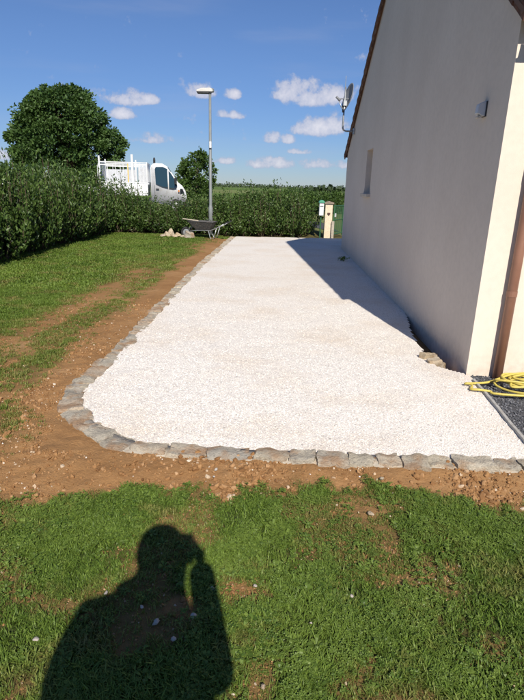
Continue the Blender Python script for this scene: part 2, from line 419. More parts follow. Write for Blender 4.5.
def np_mesh(name, V, F):
    """V (n,3) array, F (m,k) array of equal-sized faces"""
    me = bpy.data.meshes.new(name); V = np.asarray(V, np.float32); F = np.asarray(F, np.int32); k = F.shape[1]
    me.vertices.add(len(V)); me.vertices.foreach_set('co', V.ravel())
    me.loops.add(F.size); me.loops.foreach_set('vertex_index', F.ravel())
    me.polygons.add(len(F)); me.polygons.foreach_set('loop_start', np.arange(0, F.size, k, dtype=np.int32))
    me.polygons.foreach_set('loop_total', np.full(len(F), k, np.int32))
    me.update(calc_edges=True); me.validate()
    return me

def _h(ix, iy, seed):
    n = (ix*374761393 + iy*668265263 + seed*1274126177) & 0xFFFFFFFF
    n = ((n ^ (n >> 13))*1274126177) & 0xFFFFFFFF
    return ((n ^ (n >> 16)) & 0xFFFF)/65535.0
def vnoise(x, y, seed=0):
    x = np.asarray(x, float); y = np.asarray(y, float)
    ix = np.floor(x).astype(np.int64); iy = np.floor(y).astype(np.int64); fx = x-ix; fy = y-iy
    fx = fx*fx*(3-2*fx); fy = fy*fy*(3-2*fy)
    a = _h(ix, iy, seed); b = _h(ix+1, iy, seed); c = _h(ix, iy+1, seed); d = _h(ix+1, iy+1, seed)
    return (a*(1-fx)+b*fx)*(1-fy)+(c*(1-fx)+d*fx)*fy
def fbm(x, y, sc, oct=4, seed=0, gain=.5):
    t = 0; a = 1; w = 0
    for i in range(oct):
        t = t+a*vnoise(np.asarray(x)*sc+17.3*i, np.asarray(y)*sc+9.1*i, seed+i); w += a; a *= gain; sc *= 2.03
    return t/w
def sstep(a, b, x):
    t = np.clip((np.asarray(x, float)-a)/(b-a), 0, 1); return t*t*(3-2*t)
def in_poly(x, y, poly):
    x = np.asarray(x); y = np.asarray(y); ins = np.zeros(x.shape, bool); n = len(poly)
    for i in range(n):
        x0, y0 = poly[i]; x1, y1 = poly[(i+1) % n]
        if y0 == y1: continue
        c = ((y0 > y) != (y1 > y)) & (x < (x1-x0)*(y-y0)/(y1-y0)+x0); ins ^= c
    return ins

nrng = np.random.default_rng(11)
def scatter(name, pts, rot, scl, idx, protos, label, cat, parent=None, dry=None):
    """countless small pieces: points carry turn, size and kind; geometry nodes set a piece on each"""
    pts = np.asarray(pts, np.float32); n = len(pts)
    me = bpy.data.meshes.new(name); me.vertices.add(n); me.vertices.foreach_set('co', pts.ravel())
    a = me.attributes.new('turn', 'FLOAT_VECTOR', 'POINT'); a.data.foreach_set('vector', np.asarray(rot, np.float32).ravel())
    a = me.attributes.new('size', 'FLOAT', 'POINT'); a.data.foreach_set('value', np.asarray(scl, np.float32))
    a = me.attributes.new('pick', 'INT', 'POINT'); a.data.foreach_set('value', np.asarray(idx, np.int32))
    if dry is not None:
        a = me.attributes.new('dry', 'FLOAT', 'POINT'); a.data.foreach_set('value', np.asarray(dry, np.float32))
    o = bpy.data.objects.new(name, me); C.objects.link(o)
    col = bpy.data.collections.new(name+'_kinds')
    for i, (pm) in enumerate(protos):
        po = bpy.data.objects.new('%s_kind_%02d' % (name, i), pm); col.objects.link(po)
    ng = bpy.data.node_groups.new(name+'_scatter', 'GeometryNodeTree')
    ng.interface.new_socket('Geometry', in_out='INPUT', socket_type='NodeSocketGeometry'); ng.interface.new_socket('Geometry', in_out='OUTPUT', socket_type='NodeSocketGeometry')
    N = NT(ng); gi = N.n('NodeGroupInput'); go = N.n('NodeGroupOutput')
    ci = N.n('GeometryNodeCollectionInfo'); ci.inputs['Collection'].default_value = col; ci.inputs['Separate Children'].default_value = True; ci.inputs['Reset Children'].default_value = True
    ip = N.n('GeometryNodeInstanceOnPoints'); ip.inputs['Pick Instance'].default_value = True
    def attr(nm, ty):
        q = N.n('GeometryNodeInputNamedAttribute', data_type=ty); q.inputs['Name'].default_value = nm; return [s for s in q.outputs if s.enabled][0]
    e2r = N.n('FunctionNodeEulerToRotation'); N.l(attr('turn', 'FLOAT_VECTOR'), e2r.inputs[0])
    N.l(gi.outputs[0], ip.inputs['Points']); N.l(ci.outputs[0], ip.inputs['Instance']); N.l(attr('pick', 'INT'), ip.inputs['Instance Index'])
    N.l(e2r.outputs[0], ip.inputs['Rotation']); N.l(attr('size', 'FLOAT'), ip.inputs['Scale']); N.l(ip.outputs[0], go.inputs[0])
    md = o.modifiers.new('scatter', 'NODES'); md.node_group = ng
    if parent is not None: o.parent = parent; tag(o, label, None, None, 'stuff')
    else: tag(o, label, cat, None, 'stuff')
    return o

def rock_mesh(name, seed, mat, sub=1, dims=(1, 1, .7), amp=.25, smooth=False):
    r = random.Random(seed); bm = bmesh.new(); bmesh.ops.create_icosphere(bm, subdivisions=sub, radius=.5)
    ph = [r.uniform(0, 6.28) for _ in range(6)]
    cuts = [(Vector((r.gauss(0, 1), r.gauss(0, 1), r.gauss(0, 1))).normalized(), r.uniform(.30, .42)) for _ in range(7)]
    for v in bm.verts:
        n = v.co.normalized(); k = 1+amp*.5*(math.sin(n.x*4+ph[0])+math.sin(n.y*4+ph[1])+math.sin(n.z*5+ph[2])); v.co *= k
        for (cn, cd) in cuts:
            d = v.co.dot(cn)
            if d > cd: v.co -= cn*(d-cd)
        v.co += Vector((r.uniform(-1, 1), r.uniform(-1, 1), r.uniform(-1, 1)))*.02
        v.co = Vector((v.co.x*dims[0], v.co.y*dims[1], v.co.z*dims[2]))
    me = bpy.data.meshes.new(name); bm.to_mesh(me); bm.free(); me.materials.append(mat)
    if smooth: me.shade_smooth()
    return me
def block_mesh(name, L, W, H, seed, mat, cuts=3, amp=.012, rnd_=.22):
    """rough hewn block: rounded, chipped and uneven"""
    r = random.Random(seed); bm = bmesh.new(); bmesh.ops.create_cube(bm, size=1)
    bmesh.ops.subdivide_edges(bm, edges=bm.edges[:], cuts=cuts, use_grid_fill=True)
    ph = [r.uniform(0, 6.28) for _ in range(8)]; sk = [r.uniform(-.12, .12) for _ in range(4)]
    for v in bm.verts:
        p = v.co*2; n = (abs(p.x)**5+abs(p.y)**5+abs(p.z)**5)**(1/5) or 1
        q = p.lerp(p/n*max(abs(p.x), abs(p.y), abs(p.z)), min(1, rnd_*3))
        x, y, z = q.x*L/2, q.y*W/2, q.z*H/2
        x += sk[0]*y; y += sk[1]*x*.5
        y *= 1+sk[2]*q.x; z += (sk[3]*.25*x if q.z > 0 else 0)
        a = amp
        x += a*(math.sin(q.y*3.1+ph[0])+math.sin(q.z*4+ph[1]))*.6+r.uniform(-a, a)*.45
        y += a*(math.sin(q.x*3.7+ph[2])+math.sin(q.z*3+ph[3]))*.6+r.uniform(-a, a)*.45
        z += a*(math.sin(q.x*4.3+ph[4])+math.sin(q.y*3.3+ph[5]))*.5+r.uniform(-a, a)*.4
        v.co = Vector((x, y, z))
    me = bpy.data.meshes.new(name); bm.to_mesh(me); bm.free(); me.materials.append(mat); me.shade_smooth()
    me.set_sharp_from_angle(angle=R(38))
    return me

# ------------------------------------------------------------------ ground plan
def wall_x(y): return 1.92+.0250*(np.asarray(y, float)-4.5)
INNER_L = [(-.99, 17.3), (-1.14, 13.5), (-1.28, 10.15), (-1.35, 6.58), (-1.385, 4.7), (-1.41, 4.04), (-1.41, 3.75), (-1.34, 3.53), (-1.16, 3.28), (-.95, 3.11), (-.77, 3.04), (-.49, 3.0), (.02, 2.975), (.59, 2.955), (1.7, 2.92), (2.6, 2.89)]
CENTRE = [(-1.08, 17.25), (-1.24, 13.4), (-1.37, 10.2), (-1.435, 6.8), (-1.46, 4.9), (-1.525, 4.18), (-1.51, 3.76), (-1.42, 3.52), (-1.23, 3.26), (-1.03, 3.08), (-.83, 2.965), (-.6, 2.92), (0.02, 2.89), (.6, 2.872), (1.7, 2.838), (2.6, 2.81)]
EDGE_X = lambda y: 1.915-.085*(4.25-y)            # metal strip between white and dark gravel
GRAVEL = [(-.97, 17.45)] + [(x-.05*(y > 3.5)-.03*(3.05 < y <= 3.5), y-.045*(y < 3.5)) for x, y in INNER_L[1:14]] + [(1.80, 2.87), (EDGE_X(2.90), 2.90), (EDGE_X(4.25), 4.25), (1.935, 4.47), (1.82, 4.60), (1.70, 4.70), (1.69, 4.88), (1.71, 5.1), (1.73, 5.35), (1.76, 5.7), (1.82, 6.1), (1.93, 6.6), (2.0, 7.0), (2.30, 15.0), (6.5, 15.0), (6.5, 17.9), (1.5, 17.75)]
def curb_outer_x(y):
    return np.interp(y, [3.2, 3.5, 3.75, 4.2, 5, 7, 10.5, 17], [-1.25, -1.5, -1.6, -1.63, -1.55, -1.52, -1.48, -1.17])
def grass_cover(x, y):
    x = np.asarray(x, float); y = np.asarray(y, float)
    n = fbm(x, y, 1.6, 4, 3); n2 = fbm(x, y, 6.0, 4, 8)
    w = (n-.5)*1.1+(n2-.5)*.9
    # lawn in front of the border
    edge = np.interp(x, [-3, -1.7, -1.1, -.6, 0, .35, .6, .8, 1.1, 1.5, 3], [2.75, 2.68, 2.52, 2.44, 2.44, 2.54, 2.56, 2.50, 2.52, 2.46, 2.44])
    front = sstep(-.05, .13, edge-y+w*.48)*np.clip(1.08-.7*sstep(.52, .76, fbm(x, y, 2.3, 4, 15)), .5, 1)
    for (bx, by, br, bs) in ((-0.32, 1.70, 0.06, 0.85), (-0.26, 1.64, 0.05, 0.70), (-0.10, 1.78, 0.09, 0.70), (-0.02, 1.78, 0.08, 0.70), (-0.14, 1.86, 0.05, 0.40), (0.03, 1.41, 0.07, 0.60), (0.02, 1.33, 0.05, 0.70), (-0.03, 1.53, 0.05, 0.40), (0.63, 2.41, 0.13, 0.85), (0.49, 2.46, 0.09, 0.80), (0.79, 2.45, 0.07, 0.60), (-0.80, 1.31, 0.06, 0.50), (0.77, 1.82, 0.08, 0.20), (-0.67, 2.74, 0.10, 0.30)):
        front = front*(1-bs*np.exp(-((x-bx)**2+((y-by)*1.0)**2)/(br*br)*(1-.5*w)))
    # lawn along the left side
    d = curb_outer_x(y)-x
    lim = np.interp(y, [3.0, 4.6, 5.2, 7.3, 9.8, 12, 16], [3.2, 2.2, 1.45, 1.28, 1.20, .85, .50])
    full = sstep(-.40, .45, d-lim+w*.7)
    patch = sstep(.24, .55, d+w*.3)*np.clip(.60+w*1.3-.30*sstep(4.4, 3.6, y), 0, .6)
    patch = patch*(1-.85*np.exp(-((d-lim+.30)/.22)**2)*sstep(11, 8, y))
    dryp = 1-.75*np.exp(-((d-1.35)/.30)**2)*sstep(9.2, 10.5, y)*sstep(13.5, 12, y)*np.clip(.5+w*2.5, 0, 1)
    left = np.maximum(full*dryp, patch)
    side = np.where(y < 2.9, np.maximum(front, 0), left)
    bl = sstep(2.55, 3.0, y)
    m = front*(1-bl)+np.maximum(left, front)*bl
    m = np.where(x > curb_outer_x(y), np.where(y < 3, front, 0), m)
    m = np.where(y > 17.0, np.maximum(m, .8), m)
    return np.clip(m, 0, 1)
def ground_z(x, y):
    x = np.asarray(x, float); y = np.asarray(y, float)
    z = -.055+.035*sstep(3, 6, y)*sstep(-1.3, -1.7, x)+.02*(fbm(x, y, .9, 3, 21)-.5)+.030*sstep(2.50, 2.80, y)*sstep(6, 3.5, y)
    g = grass_cover(x, y); near = sstep(9, 5, np.hypot(x, y))
    z = z+(1-g)*near*(.034*(fbm(x, y, 9, 4, 31)-.42)+.022*(fbm(x, y, 30, 3, 37)-.5))
    z = z-.03*sstep(.5, .0, x)*sstep(2.9, 2.4, y)*0
    # road bank and open country
    z = z+.40*sstep(18.6, 20.2, y)*sstep(3.0, .5, x)*sstep(30, 27, y)
    z = z-.9*sstep(40, 160, y)+.2*sstep(300, 900, y)
    ins = in_poly(x, y, GRAVEL) | ((x > 1.75) & (y > 2.9) & (y < 16))
    ins = ins & (y < 17.6)
    z = np.where(ins, -.14, z)
    return z

def axis(segs):
    out = []
    for (a, b, n) in segs: out += list(np.linspace(a, b, n, endpoint=False))
    return np.array(out+[segs[-1][1]])
def grid_mesh(name, xs, ys, zf, keep=None):
    X, Y = np.meshgrid(xs, ys); V = np.stack([X.ravel(), Y.ravel(), zf(X.ravel(), Y.ravel())], 1)
    nx, ny = len(xs), len(ys); i, j = np.meshgrid(np.arange(nx-1), np.arange(ny-1)); a = (j*nx+i).ravel()
    F = np.stack([a, a+1, a+nx+1, a+nx], 1)
    if keep is not None:
        cx = V[F][:, :, 0].mean(1); cy = V[F][:, :, 1].mean(1); F = F[keep(cx, cy)]
        used = np.unique(F); mp = -np.ones(len(V), int); mp[used] = np.arange(len(used)); V = V[used]; F = mp[F]
    return np_mesh(name, V, F), V

gx = axis([(-4000, -600, 8), (-600, -80, 14), (-80, -12, 24), (-12, -5, 30), (-5, -3.4, 26), (-3.4, 3.2, 210), (3.2, 8, 20), (8, 80, 24), (80, 600, 12), (600, 4000, 8)])
gy = axis([(-400, -20, 8), (-20, -1, 18), (-1, .9, 24), (.9, 5.2, 172), (5.2, 9, 76), (9, 20, 90), (20, 32, 40), (32, 120, 30), (120, 1000, 34), (1000, 6000, 12)])
gme, gV = grid_mesh('ground', gx, gy, ground_z)
at = gme.attributes.new('grass', 'FLOAT', 'POINT'); at.data.foreach_set('value', grass_cover(gV[:, 0], gV[:, 1]).astype(np.float32))
gme.shade_smooth()
ground = link_mesh('ground', gme, M['ground']); tag(ground, kind='structure')

def gravel_z(x, y):
    x = np.asarray(x, float); y = np.asarray(y, float)
    return -.012+.018*(fbm(x, y, .8, 3, 51)-.5)+.010*(fbm(x, y, 9, 3, 55)-.5)*sstep(10, 6, y)
vx = axis([(-1.6, 2.2, 130), (2.2, 6.6, 30)]); vy = axis([(2.85, 5.6, 110), (5.6, 9, 70), (9, 18, 90)])
gm_, _ = grid_mesh('gravel_driveway', vx, vy, gravel_z, lambda x, y: in_poly(x, y, GRAVEL))
gm_.shade_smooth()
driveway = link_mesh('gravel_driveway', gm_, M['gravel']); tag(driveway, kind='structure')

# loose gravel chips on the near half of the drive
def area_points(n, x0, x1, y0, y1): return nrng.uniform(x0, x1, n), nrng.uniform(y0, y1, n)
chips = [rock_mesh('gravel_chip', 100+i, M['gravel_stone'], 1, (1, .8, .62), .22) for i in range(6)]
x, y = area_points(150000, -1.45, 2.0, 2.9, 9.5)
keep = in_poly(x, y, GRAVEL) & (nrng.random(len(x)) < np.interp(y, [2.9, 3.6, 5.0, 7.0, 9.5], [.85, .55, .30, .12, .0]))
x, y = x[keep], y[keep]; n = len(x)
s = np.clip(nrng.lognormal(math.log(.0092), .34, n), .005, .019)
scatter('white_gravel', np.stack([x, y, gravel_z(x, y)+s*.02], 1), nrng.uniform(-3.1, 3.1, (n, 3))*np.array([.18, .18, 1]), s, nrng.integers(0, 6, n), chips, 'loose white crushed gravel chips covering the near part of the driveway', 'gravel')
# strays kicked over the border onto the soil
x, y = area_points(9000, -2.1, 2.2, 2.35, 6.5); k = ~in_poly(x, y, GRAVEL) & (y < np.where(x > -1.3, 2.85, 9)) & (nrng.random(len(x)) < np.where(x > -1.3, np.exp(-(2.85-y)/.13), np.exp(-np.maximum(0, curb_outer_x(y)-x)/.12))*.09) & (x < np.where(y > 3.2, curb_outer_x(y), 9))
x, y = x[k], y[k]; n = len(x); s = nrng.uniform(.007, .015, n)
scatter('stray_gravel', np.stack([x, y, ground_z(x, y)+s*.25], 1), nrng.uniform(-3.1, 3.1, (n, 3))*np.array([.2, .2, 1]), s, nrng.integers(0, 6, n), chips, 'white gravel chips strayed over the stone border onto the soil', 'gravel')
# dark gravel bed by the front wall
DARK = [(EDGE_X(2.9)+.03, 2.9), (6.5, 2.7), (6.5, 4.6), (1.95, 4.6), (EDGE_X(4.25)+.03, 4.25)]
dm_, _ = grid_mesh('dark_gravel_bed', axis([(1.75, 6.5, 100)]), axis([(2.7, 4.6, 50)]), lambda x, y: -.028+.012*(fbm(x, y, 6, 3, 61)-.5), lambda x, y: in_poly(x, y, DARK))
dark_bed = link_mesh('dark_gravel_bed', dm_, M['slate_bed']); tag(dark_bed, kind='structure')
sl = [rock_mesh('slate_chip', 140+i, M['slate'], 1, (1, .75, .5), .25) for i in range(4)]
x, y = area_points(14000, 1.8, 4.5, 2.8, 4.5); k = in_poly(x, y, DARK); x, y = x[k], y[k]; n = len(x); s = np.clip(nrng.lognormal(math.log(.015), .3, n), .008, .03)
scatter('dark_gravel', np.stack([x, y, -.026+.012*(fbm(x, y, 6, 3, 61)-.5)+s*.15], 1), nrng.uniform(-3.1, 3.1, (n, 3))*np.array([.2, .2, 1]), s, nrng.integers(0, 4, n), sl, 'dark grey slate gravel in the strip along the sunlit front wall', 'gravel')

# soil clods
clods = [rock_mesh('earth_clod', 170+i, M['clod'], 1 if i < 4 else 2, (1, .85, .65), .35) for i in range(6)]
x, y = area_points(260000, -4.2, 2.8, 1.1, 7.5)
gcv = grass_cover(x, y); out = ~in_poly(x, y, GRAVEL) & ~((y > 2.9) & (x > -1.42))
dens = np.clip(1.1-gcv*1.05, .0, 1)*np.interp(y, [1, 4, 7.5], [1, .9, .25])*(.22+1.0*sstep(.4, .65, fbm(x, y, 3, 3, 71)))
k = out & (nrng.random(len(x)) < dens); x, y = x[k], y[k]; n = len(x)
s = np.clip(nrng.lognormal(math.log(.0078), .62, n), .003, .050)*(1+.9*sstep(.52, .72, fbm(x, y, 2.2, 3, 77))*sstep(3.9, 3.0, y))
s = np.where(grass_cover(x, y) > .35, np.minimum(s, .014), np.minimum(s, .055))
scatter('soil_clods', np.stack([x, y, ground_z(x, y)+s*.1], 1), nrng.uniform(-3.1, 3.1, (n, 3))*np.array([.3, .3, 1]), s, nrng.integers(0, 6, n), clods, 'crumbly brown earth clods and grit around the stone border', 'soil')

# lawn grass
def tuft(seed, nb, h, w, spread, mat, lean=.6):
    r = random.Random(seed); b = MB()
    for _ in range(nb):
        a = r.uniform(0, 6.283); rr = spread*math.sqrt(r.random()); cx, cy = rr*math.cos(a), rr*math.sin(a)
        d = r.uniform(0, 6.283); hh = h*r.uniform(.55, 1.25); ww = w*r.uniform(.7, 1.3); ln = lean*r.uniform(.3, 1.3)*hh
        dx, dy = math.cos(d), math.sin(d); px_, py_ = -dy*ww/2, dx*ww/2
        vs = [(cx-px_, cy-py_, -.004), (cx+px_, cy+py_, -.004), (cx+dx*ln*.35+px_*.85, cy+dy*ln*.35+py_*.85, hh*.55), (cx+dx*ln*.35-px_*.85, cy+dy*ln*.35-py_*.85, hh*.55), (cx+dx*ln, cy+dy*ln, hh*r.uniform(.75, 1.0))]
        b.add(vs, [(0, 1, 2, 3), (3, 2, 4)])
    me = bpy.data.meshes.new('grass_tuft'); me.from_pydata(b.v, [], b.f); me.materials.append(mat); return me
def clover(seed, nl, size, mat, hgt=.02):
    r = random.Random(seed); b = MB()
    for _ in range(nl):
        cx, cy = r.gauss(0, size*1.1), r.gauss(0, size*1.1); hz = hgt*r.uniform(.5, 1.4); a0 = r.uniform(0, 6.28)
        nleaf = r.choice((1, 3, 3))
        for q in range(nleaf):
            a = a0+q*2.094; L = size*r.uniform(.7, 1.2); wd = L*.38; t = r.uniform(-.2, .5)
            dx, dy = math.cos(a), math.sin(a)
            b.add([(cx, cy, hz), (cx+dx*L*.5-dy*wd, cy+dy*L*.5+dx*wd, hz+L*.25*t+.002), (cx+dx*L, cy+dy*L, hz+L*.4*t), (cx+dx*L*.5+dy*wd, cy+dy*L*.5-dx*wd, hz+L*.25*t+.002)], [(0, 1, 2), (0, 2, 3)])
    me = bpy.data.meshes.new('clover'); me.from_pydata(b.v, [], b.f); me.materials.append(mat); return me
def rosette(seed, nl, size, mat):
    r = random.Random(seed); b = MB()
    for q in range(nl):
        a = q*2.4+r.uniform(-.3, .3); L = size*r.uniform(.55, 1.15); wd = L*r.uniform(.14, .22); up = r.uniform(.25, .75); dx, dy = math.cos(a), math.sin(a)
        vs = [(0, 0, .003)]
        for (t, k, zz) in ((.45, .8, .5), (.75, 1.0, .62), (1.0, 0, .5)):
            for sg in ((-1, 1) if k else (0,)): vs.append((dx*L*t-dy*wd*k*sg, dy*L*t+dx*wd*k*sg, .004+L*up*zz+(.004 if sg else 0)))
        b.add(vs, [(0, 1, 2), (1, 3, 4, 2), (3, 5, 4)])
    me = bpy.data.meshes.new('rosette'); me.from_pydata(b.v, [], b.f); me.materials.append(mat); return me
fine_t = [tuft(200+i, 12, .022, .0042, .024, M['blade'], 1.1) for i in range(5)]
wide_t = [tuft(220+i, 16, .040, .0075, .045, M['blade'], .7) for i in range(4)]
far_t = [tuft(240+i, 18, .045, .014, .09, M['blade'], .7) for i in range(4)]
clv = [clover(260+i, 9, .0105, M['weed'], .018) for i in range(4)]+[rosette(280+i, 9, .033, M['weed']) for i in range(3)]
def grass_pts(n, x0, x1, y0, y1, dens):
    x, y = area_points(n, x0, x1, y0, y1); g = grass_cover(x, y)
    k = (nrng.random(n) < g*dens*(.35+.65*sstep(.3, .55, fbm(x, y, 4.5, 3, 91)))) & ~in_poly(x, y, GRAVEL) & ~((y > 2.85) & (x > curb_outer_x(y)))
    return x[k], y[k]
P, S, K = [], [], []
def push(x, y, lo, hi, kinds):
    n = len(x); P.append(np.stack([x, y, ground_z(x, y)], 1)); S.append(nrng.uniform(lo, hi, n)); K.append(nrng.choice(kinds, n))
push(*grass_pts(52000, -2.0, 2.1, .95, 2.85, 1.0), .6, 1.35, [0, 1, 2, 3, 4])
push(*grass_pts(16000, -4.5, 4.5, -2.0, .95, 1.0), .7, 1.5, [5, 6, 7, 8])
push(*grass_pts(9000, -4.2, -2.0, .95, 2.85, 1.0), .7, 1.3, [5, 6, 7, 8])
push(*grass_pts(9000, 2.1, 4.5, .95, 2.85, 1.0), .7, 1.3, [5, 6, 7, 8])
push(*grass_pts(34000, -5.3, -1.5, 2.85, 8.0, 1.0), .55, 1.2, [5, 6, 7, 8])
push(*grass_pts(30000, -5.9, -1.1, 8.0, 17.6, 1.0), .55, 1.1, [9, 10, 11, 12])
P = np.concatenate(P); cv = grass_cover(P[:, 0], P[:, 1]); S = np.concatenate(S)*(.5+.5*cv); DR = np.clip(1-cv*1.25, 0, .85); K = np.concatenate(K); n = len(P)
scatter('lawn_grass', P, np.stack([nrng.normal(0, .12, n), nrng.normal(0, .12, n), nrng.uniform(0, 6.28, n)], 1), S, K, fine_t+wide_t+far_t, 'short patchy green lawn grass with dry spots around the soil', 'grass', dry=DR)
x, y = grass_pts(15000, -2.4, 2.4, .9, 2.75, .85)
k = nrng.random(len(x)) < (.12+.88*sstep(.42, .58, fbm(x, y, 1.7, 3, 95))); x, y = x[k], y[k]; n = len(x)
scatter('clover', np.stack([x, y, ground_z(x, y)], 1), np.stack([nrng.normal(0, .1, n), nrng.normal(0, .1, n), nrng.uniform(0, 6.28, n)], 1), nrng.uniform(.6, 1.25, n), nrng.choice(7, n, p=[.20, .20, .20, .19, .07, .07, .07]), clv, 'low clover and weeds mixed through the near lawn', 'clover')

# ------------------------------------------------------------------ stone border
border = empty('stone_border', (-1.5, 3.7, 0)); tag(border, 'low border of grey and brown stones curving round the white gravel', 'border')
cp = [Vector((a, b, 0)) for a, b in CENTRE]
dense = []
for i in range(len(cp)-1):
    p0 = cp[max(i-1, 0)]; p1 = cp[i]; p2 = cp[i+1]; p3 = cp[min(i+2, len(cp)-1)]
    for q in range(40):
        t = q/40; tt = t*t; t3 = tt*t
        dense.append(.5*((2*p1)+(-p0+p2)*t+(2*p0-5*p1+4*p2-p3)*tt+(-p0+3*p1-3*p2+p3)*t3))
# (end tangents are short enough that the spline stays inside the plan)
cum = [0]
for i in range(1, len(dense)): cum.append(cum[-1]+(dense[i]-dense[i-1]).length)
def curve_at(s):
    s = min(max(s, 0), cum[-1]-1e-4); i = int(np.searchsorted(cum, s))-1; i = max(0, min(i, len(dense)-2))
    t = (s-cum[i])/max(1e-6, cum[i+1]-cum[i]); return dense[i].lerp(dense[i+1], t)
s = 0.0; k = 0
rs = random.Random(5)
while s < cum[-1]-.1:
    p = curve_at(s); front = p.y < 3.2 and p.x > -1.0
    L = rs.uniform(.12, .29) if front else rs.uniform(.12, .27)
    if p.y < 4.4 and not front: L = rs.uniform(.15, .24)
    a = curve_at(s); b = curve_at(s+L); d = b-a
    W = rs.uniform(.135, .195) if not front else rs.uniform(.115, .165)
    H = rs.uniform(.15, .19)
    me = block_mesh('stone', L-.004, W, H, 500+k, M['kerb'], 6, .0095, .10)
    o = link_mesh('stone', me, None, border)
    o.location = (a+b)/2 - border.location + Vector((rs.uniform(-.012, .012), rs.uniform(-.012, .012), (.008 if front else -.004)-H/2+rs.uniform(-.008, .008)))
    o.rotation_euler = (rs.uniform(-.06, .06), rs.uniform(-.05, .05), math.atan2(d.y, d.x)+rs.uniform(-.07, .07))
    s += L; k += 1
mb = MB(); N_ = 420; ring = []
for i in range(N_+1):
    c0 = curve_at(cum[-1]*i/N_); c1 = curve_at(cum[-1]*i/N_+.02); t = (c1-c0).normalized() if (c1-c0).length > 1e-6 else Vector((1, 0, 0)); nn = Vector((-t.y, t.x, 0))
    for (o_, z_) in ((-.072, -.12), (-.066, -.016), (.060, -.010), (.065, -.12)):
        q = c0+nn*o_-border.location; mb.v.append((q.x, q.y, z_+rs.uniform(-.006, .006)))
for i in range(N_):
    for j in range(3): mb.f.append((4*i+j, 4*i+j+1, 4*i+4+j+1, 4*i+4+j))
mb.build('mortar', M['mortar'], border, smooth=True)

# metal edging strip
es = MB(); pth = [(EDGE_X(yy)+rs.uniform(-.004, .004), yy) for yy in np.linspace(2.93, 4.32, 16)]
for i in range(len(pth)):
    x_, y_ = pth[i]
    for (dx, z_) in ((-.011, -.06), (-.011, .014), (.011, .014), (.011, -.06)): es.v.append((x_+dx, y_, z_))
for i in range(len(pth)-1):
    for j in range(4): es.f.append((4*i+j, 4*i+(j+1) % 4, 4*i+4+(j+1) % 4, 4*i+4+j))
es.f += [(0, 1, 2, 3), tuple(4*(len(pth)-1)+j for j in (3, 2, 1, 0))]
tag(es.build('edging_strip', M['alu']), 'thin grey edging strip between white gravel and dark gravel', 'edging')

# ------------------------------------------------------------------ house
house = empty('house', (1.92, 4.5, 0), -math.atan(.025))
tag(house, 'cream rendered gable house with brown tiled roof beside the gravel driveway', 'house')
# local: x = away from the drive, y = along the gable wall
LY, LX, BZ = 10.24, 9.0, -.25
EN, EF = 2.87, 2.42                       # heights where the roof underside meets the near and far eaves
AP_Y, AP_Z = 4.45, 5.98
ON, OF, OV = .18, .18, .09                # overhangs: near eave, far eave, verge
def under(y):                              # underside of roof
    if y <= AP_Y: return EN+(AP_Z-EN)*(y+ON)/(AP_Y+ON)
    return AP_Z+(EF-AP_Z)*(y-AP_Y)/(LY+OF-AP_Y)
WY0, WY1, WZ0, WZ1 = 6.22, 6.92, 1.49, 2.385  # narrow window
w = MB()
def face_x(xv, ys_):  # gable outline with a rectangular hole, as strips
    pass
ys_ = [0, WY0, WY1, LY]
def strip(xv, y0, y1, z0, z1a, z1b, flip=False):
    b = len(w.v); w.v += [(xv, y0, z0), (xv, y1, z0), (xv, y1, z1b), (xv, y0, z1a)]; w.f.append((b, b+1, b+2, b+3) if flip else (b+3, b+2, b+1, b))
strip(0, 0, AP_Y, BZ, under(0), under(AP_Y)); strip(0, AP_Y, WY0, BZ, under(AP_Y), under(WY0))
strip(0, WY0, WY1, BZ, WZ0, WZ0); strip(0, WY0, WY1, WZ1, under(WY0), under(WY1)); strip(0, WY1, LY, BZ, under(WY1), under(LY))
rev = .20
for q in ([(0, WY0, WZ0), (rev, WY0, WZ0), (rev, WY0, WZ1), (0, WY0, WZ1)], [(0, WY1, WZ0), (0, WY1, WZ1), (rev, WY1, WZ1), (rev, WY1, WZ0)], [(0, WY0, WZ1), (rev, WY0, WZ1), (rev, WY1, WZ1), (0, WY1, WZ1)], [(0, WY0, WZ0), (0, WY1, WZ0), (rev, WY1, WZ0), (rev, WY0, WZ0)]):
    b = len(w.v); w.v += q; w.f.append((b, b+1, b+2, b+3))
w.add([(0, 0, BZ), (LX, 0, BZ), (LX, 0, under(0)), (0, 0, under(0))], [(0, 1, 2, 3)])
w.add([(0, LY, BZ), (LX, LY, BZ), (LX, LY, under(LY)), (0, LY, under(LY))], [(3, 2, 1, 0)])
w.add([(LX, 0, BZ), (LX, LY, BZ), (LX, LY, under(LY)), (LX, AP_Y, AP_Z), (LX, 0, under(0))], [(0, 1, 2, 3, 4)])
me = bpy.data.meshes.new('wall'); me.from_pydata(w.v, [], w.f); link_mesh('wall', me, M['wall'], house)
# window
win = MB().box((rev-.035, (WY0+WY1)/2, WZ1-.03), (.05, WY1-WY0-.004, .056)).box((rev-.035, (WY0+WY1)/2, WZ0+.03), (.05, WY1-WY0-.004, .056)).box((rev-.035, WY0+.03, (WZ0+WZ1)/2), (.05, .056, WZ1-WZ0-.12)).box((rev-.035, WY1-.03, (WZ0+WZ1)/2), (.05, .056, WZ1-WZ0-.12)).build('window', M['frame'], house, bevel=.004)
MB().box((rev-.030, (WY0+WY1)/2, (WZ0+WZ1)/2), (.012, WY1-WY0-.1, WZ1-WZ0-.1)).build('pane', M['glass'], win)
MB().box((.075, (WY0+WY1)/2, WZ0+.012), (.30, WY1-WY0+.14, .06), (0, -.06, 0)).build('sill', M['sill'], win, bevel=.006)
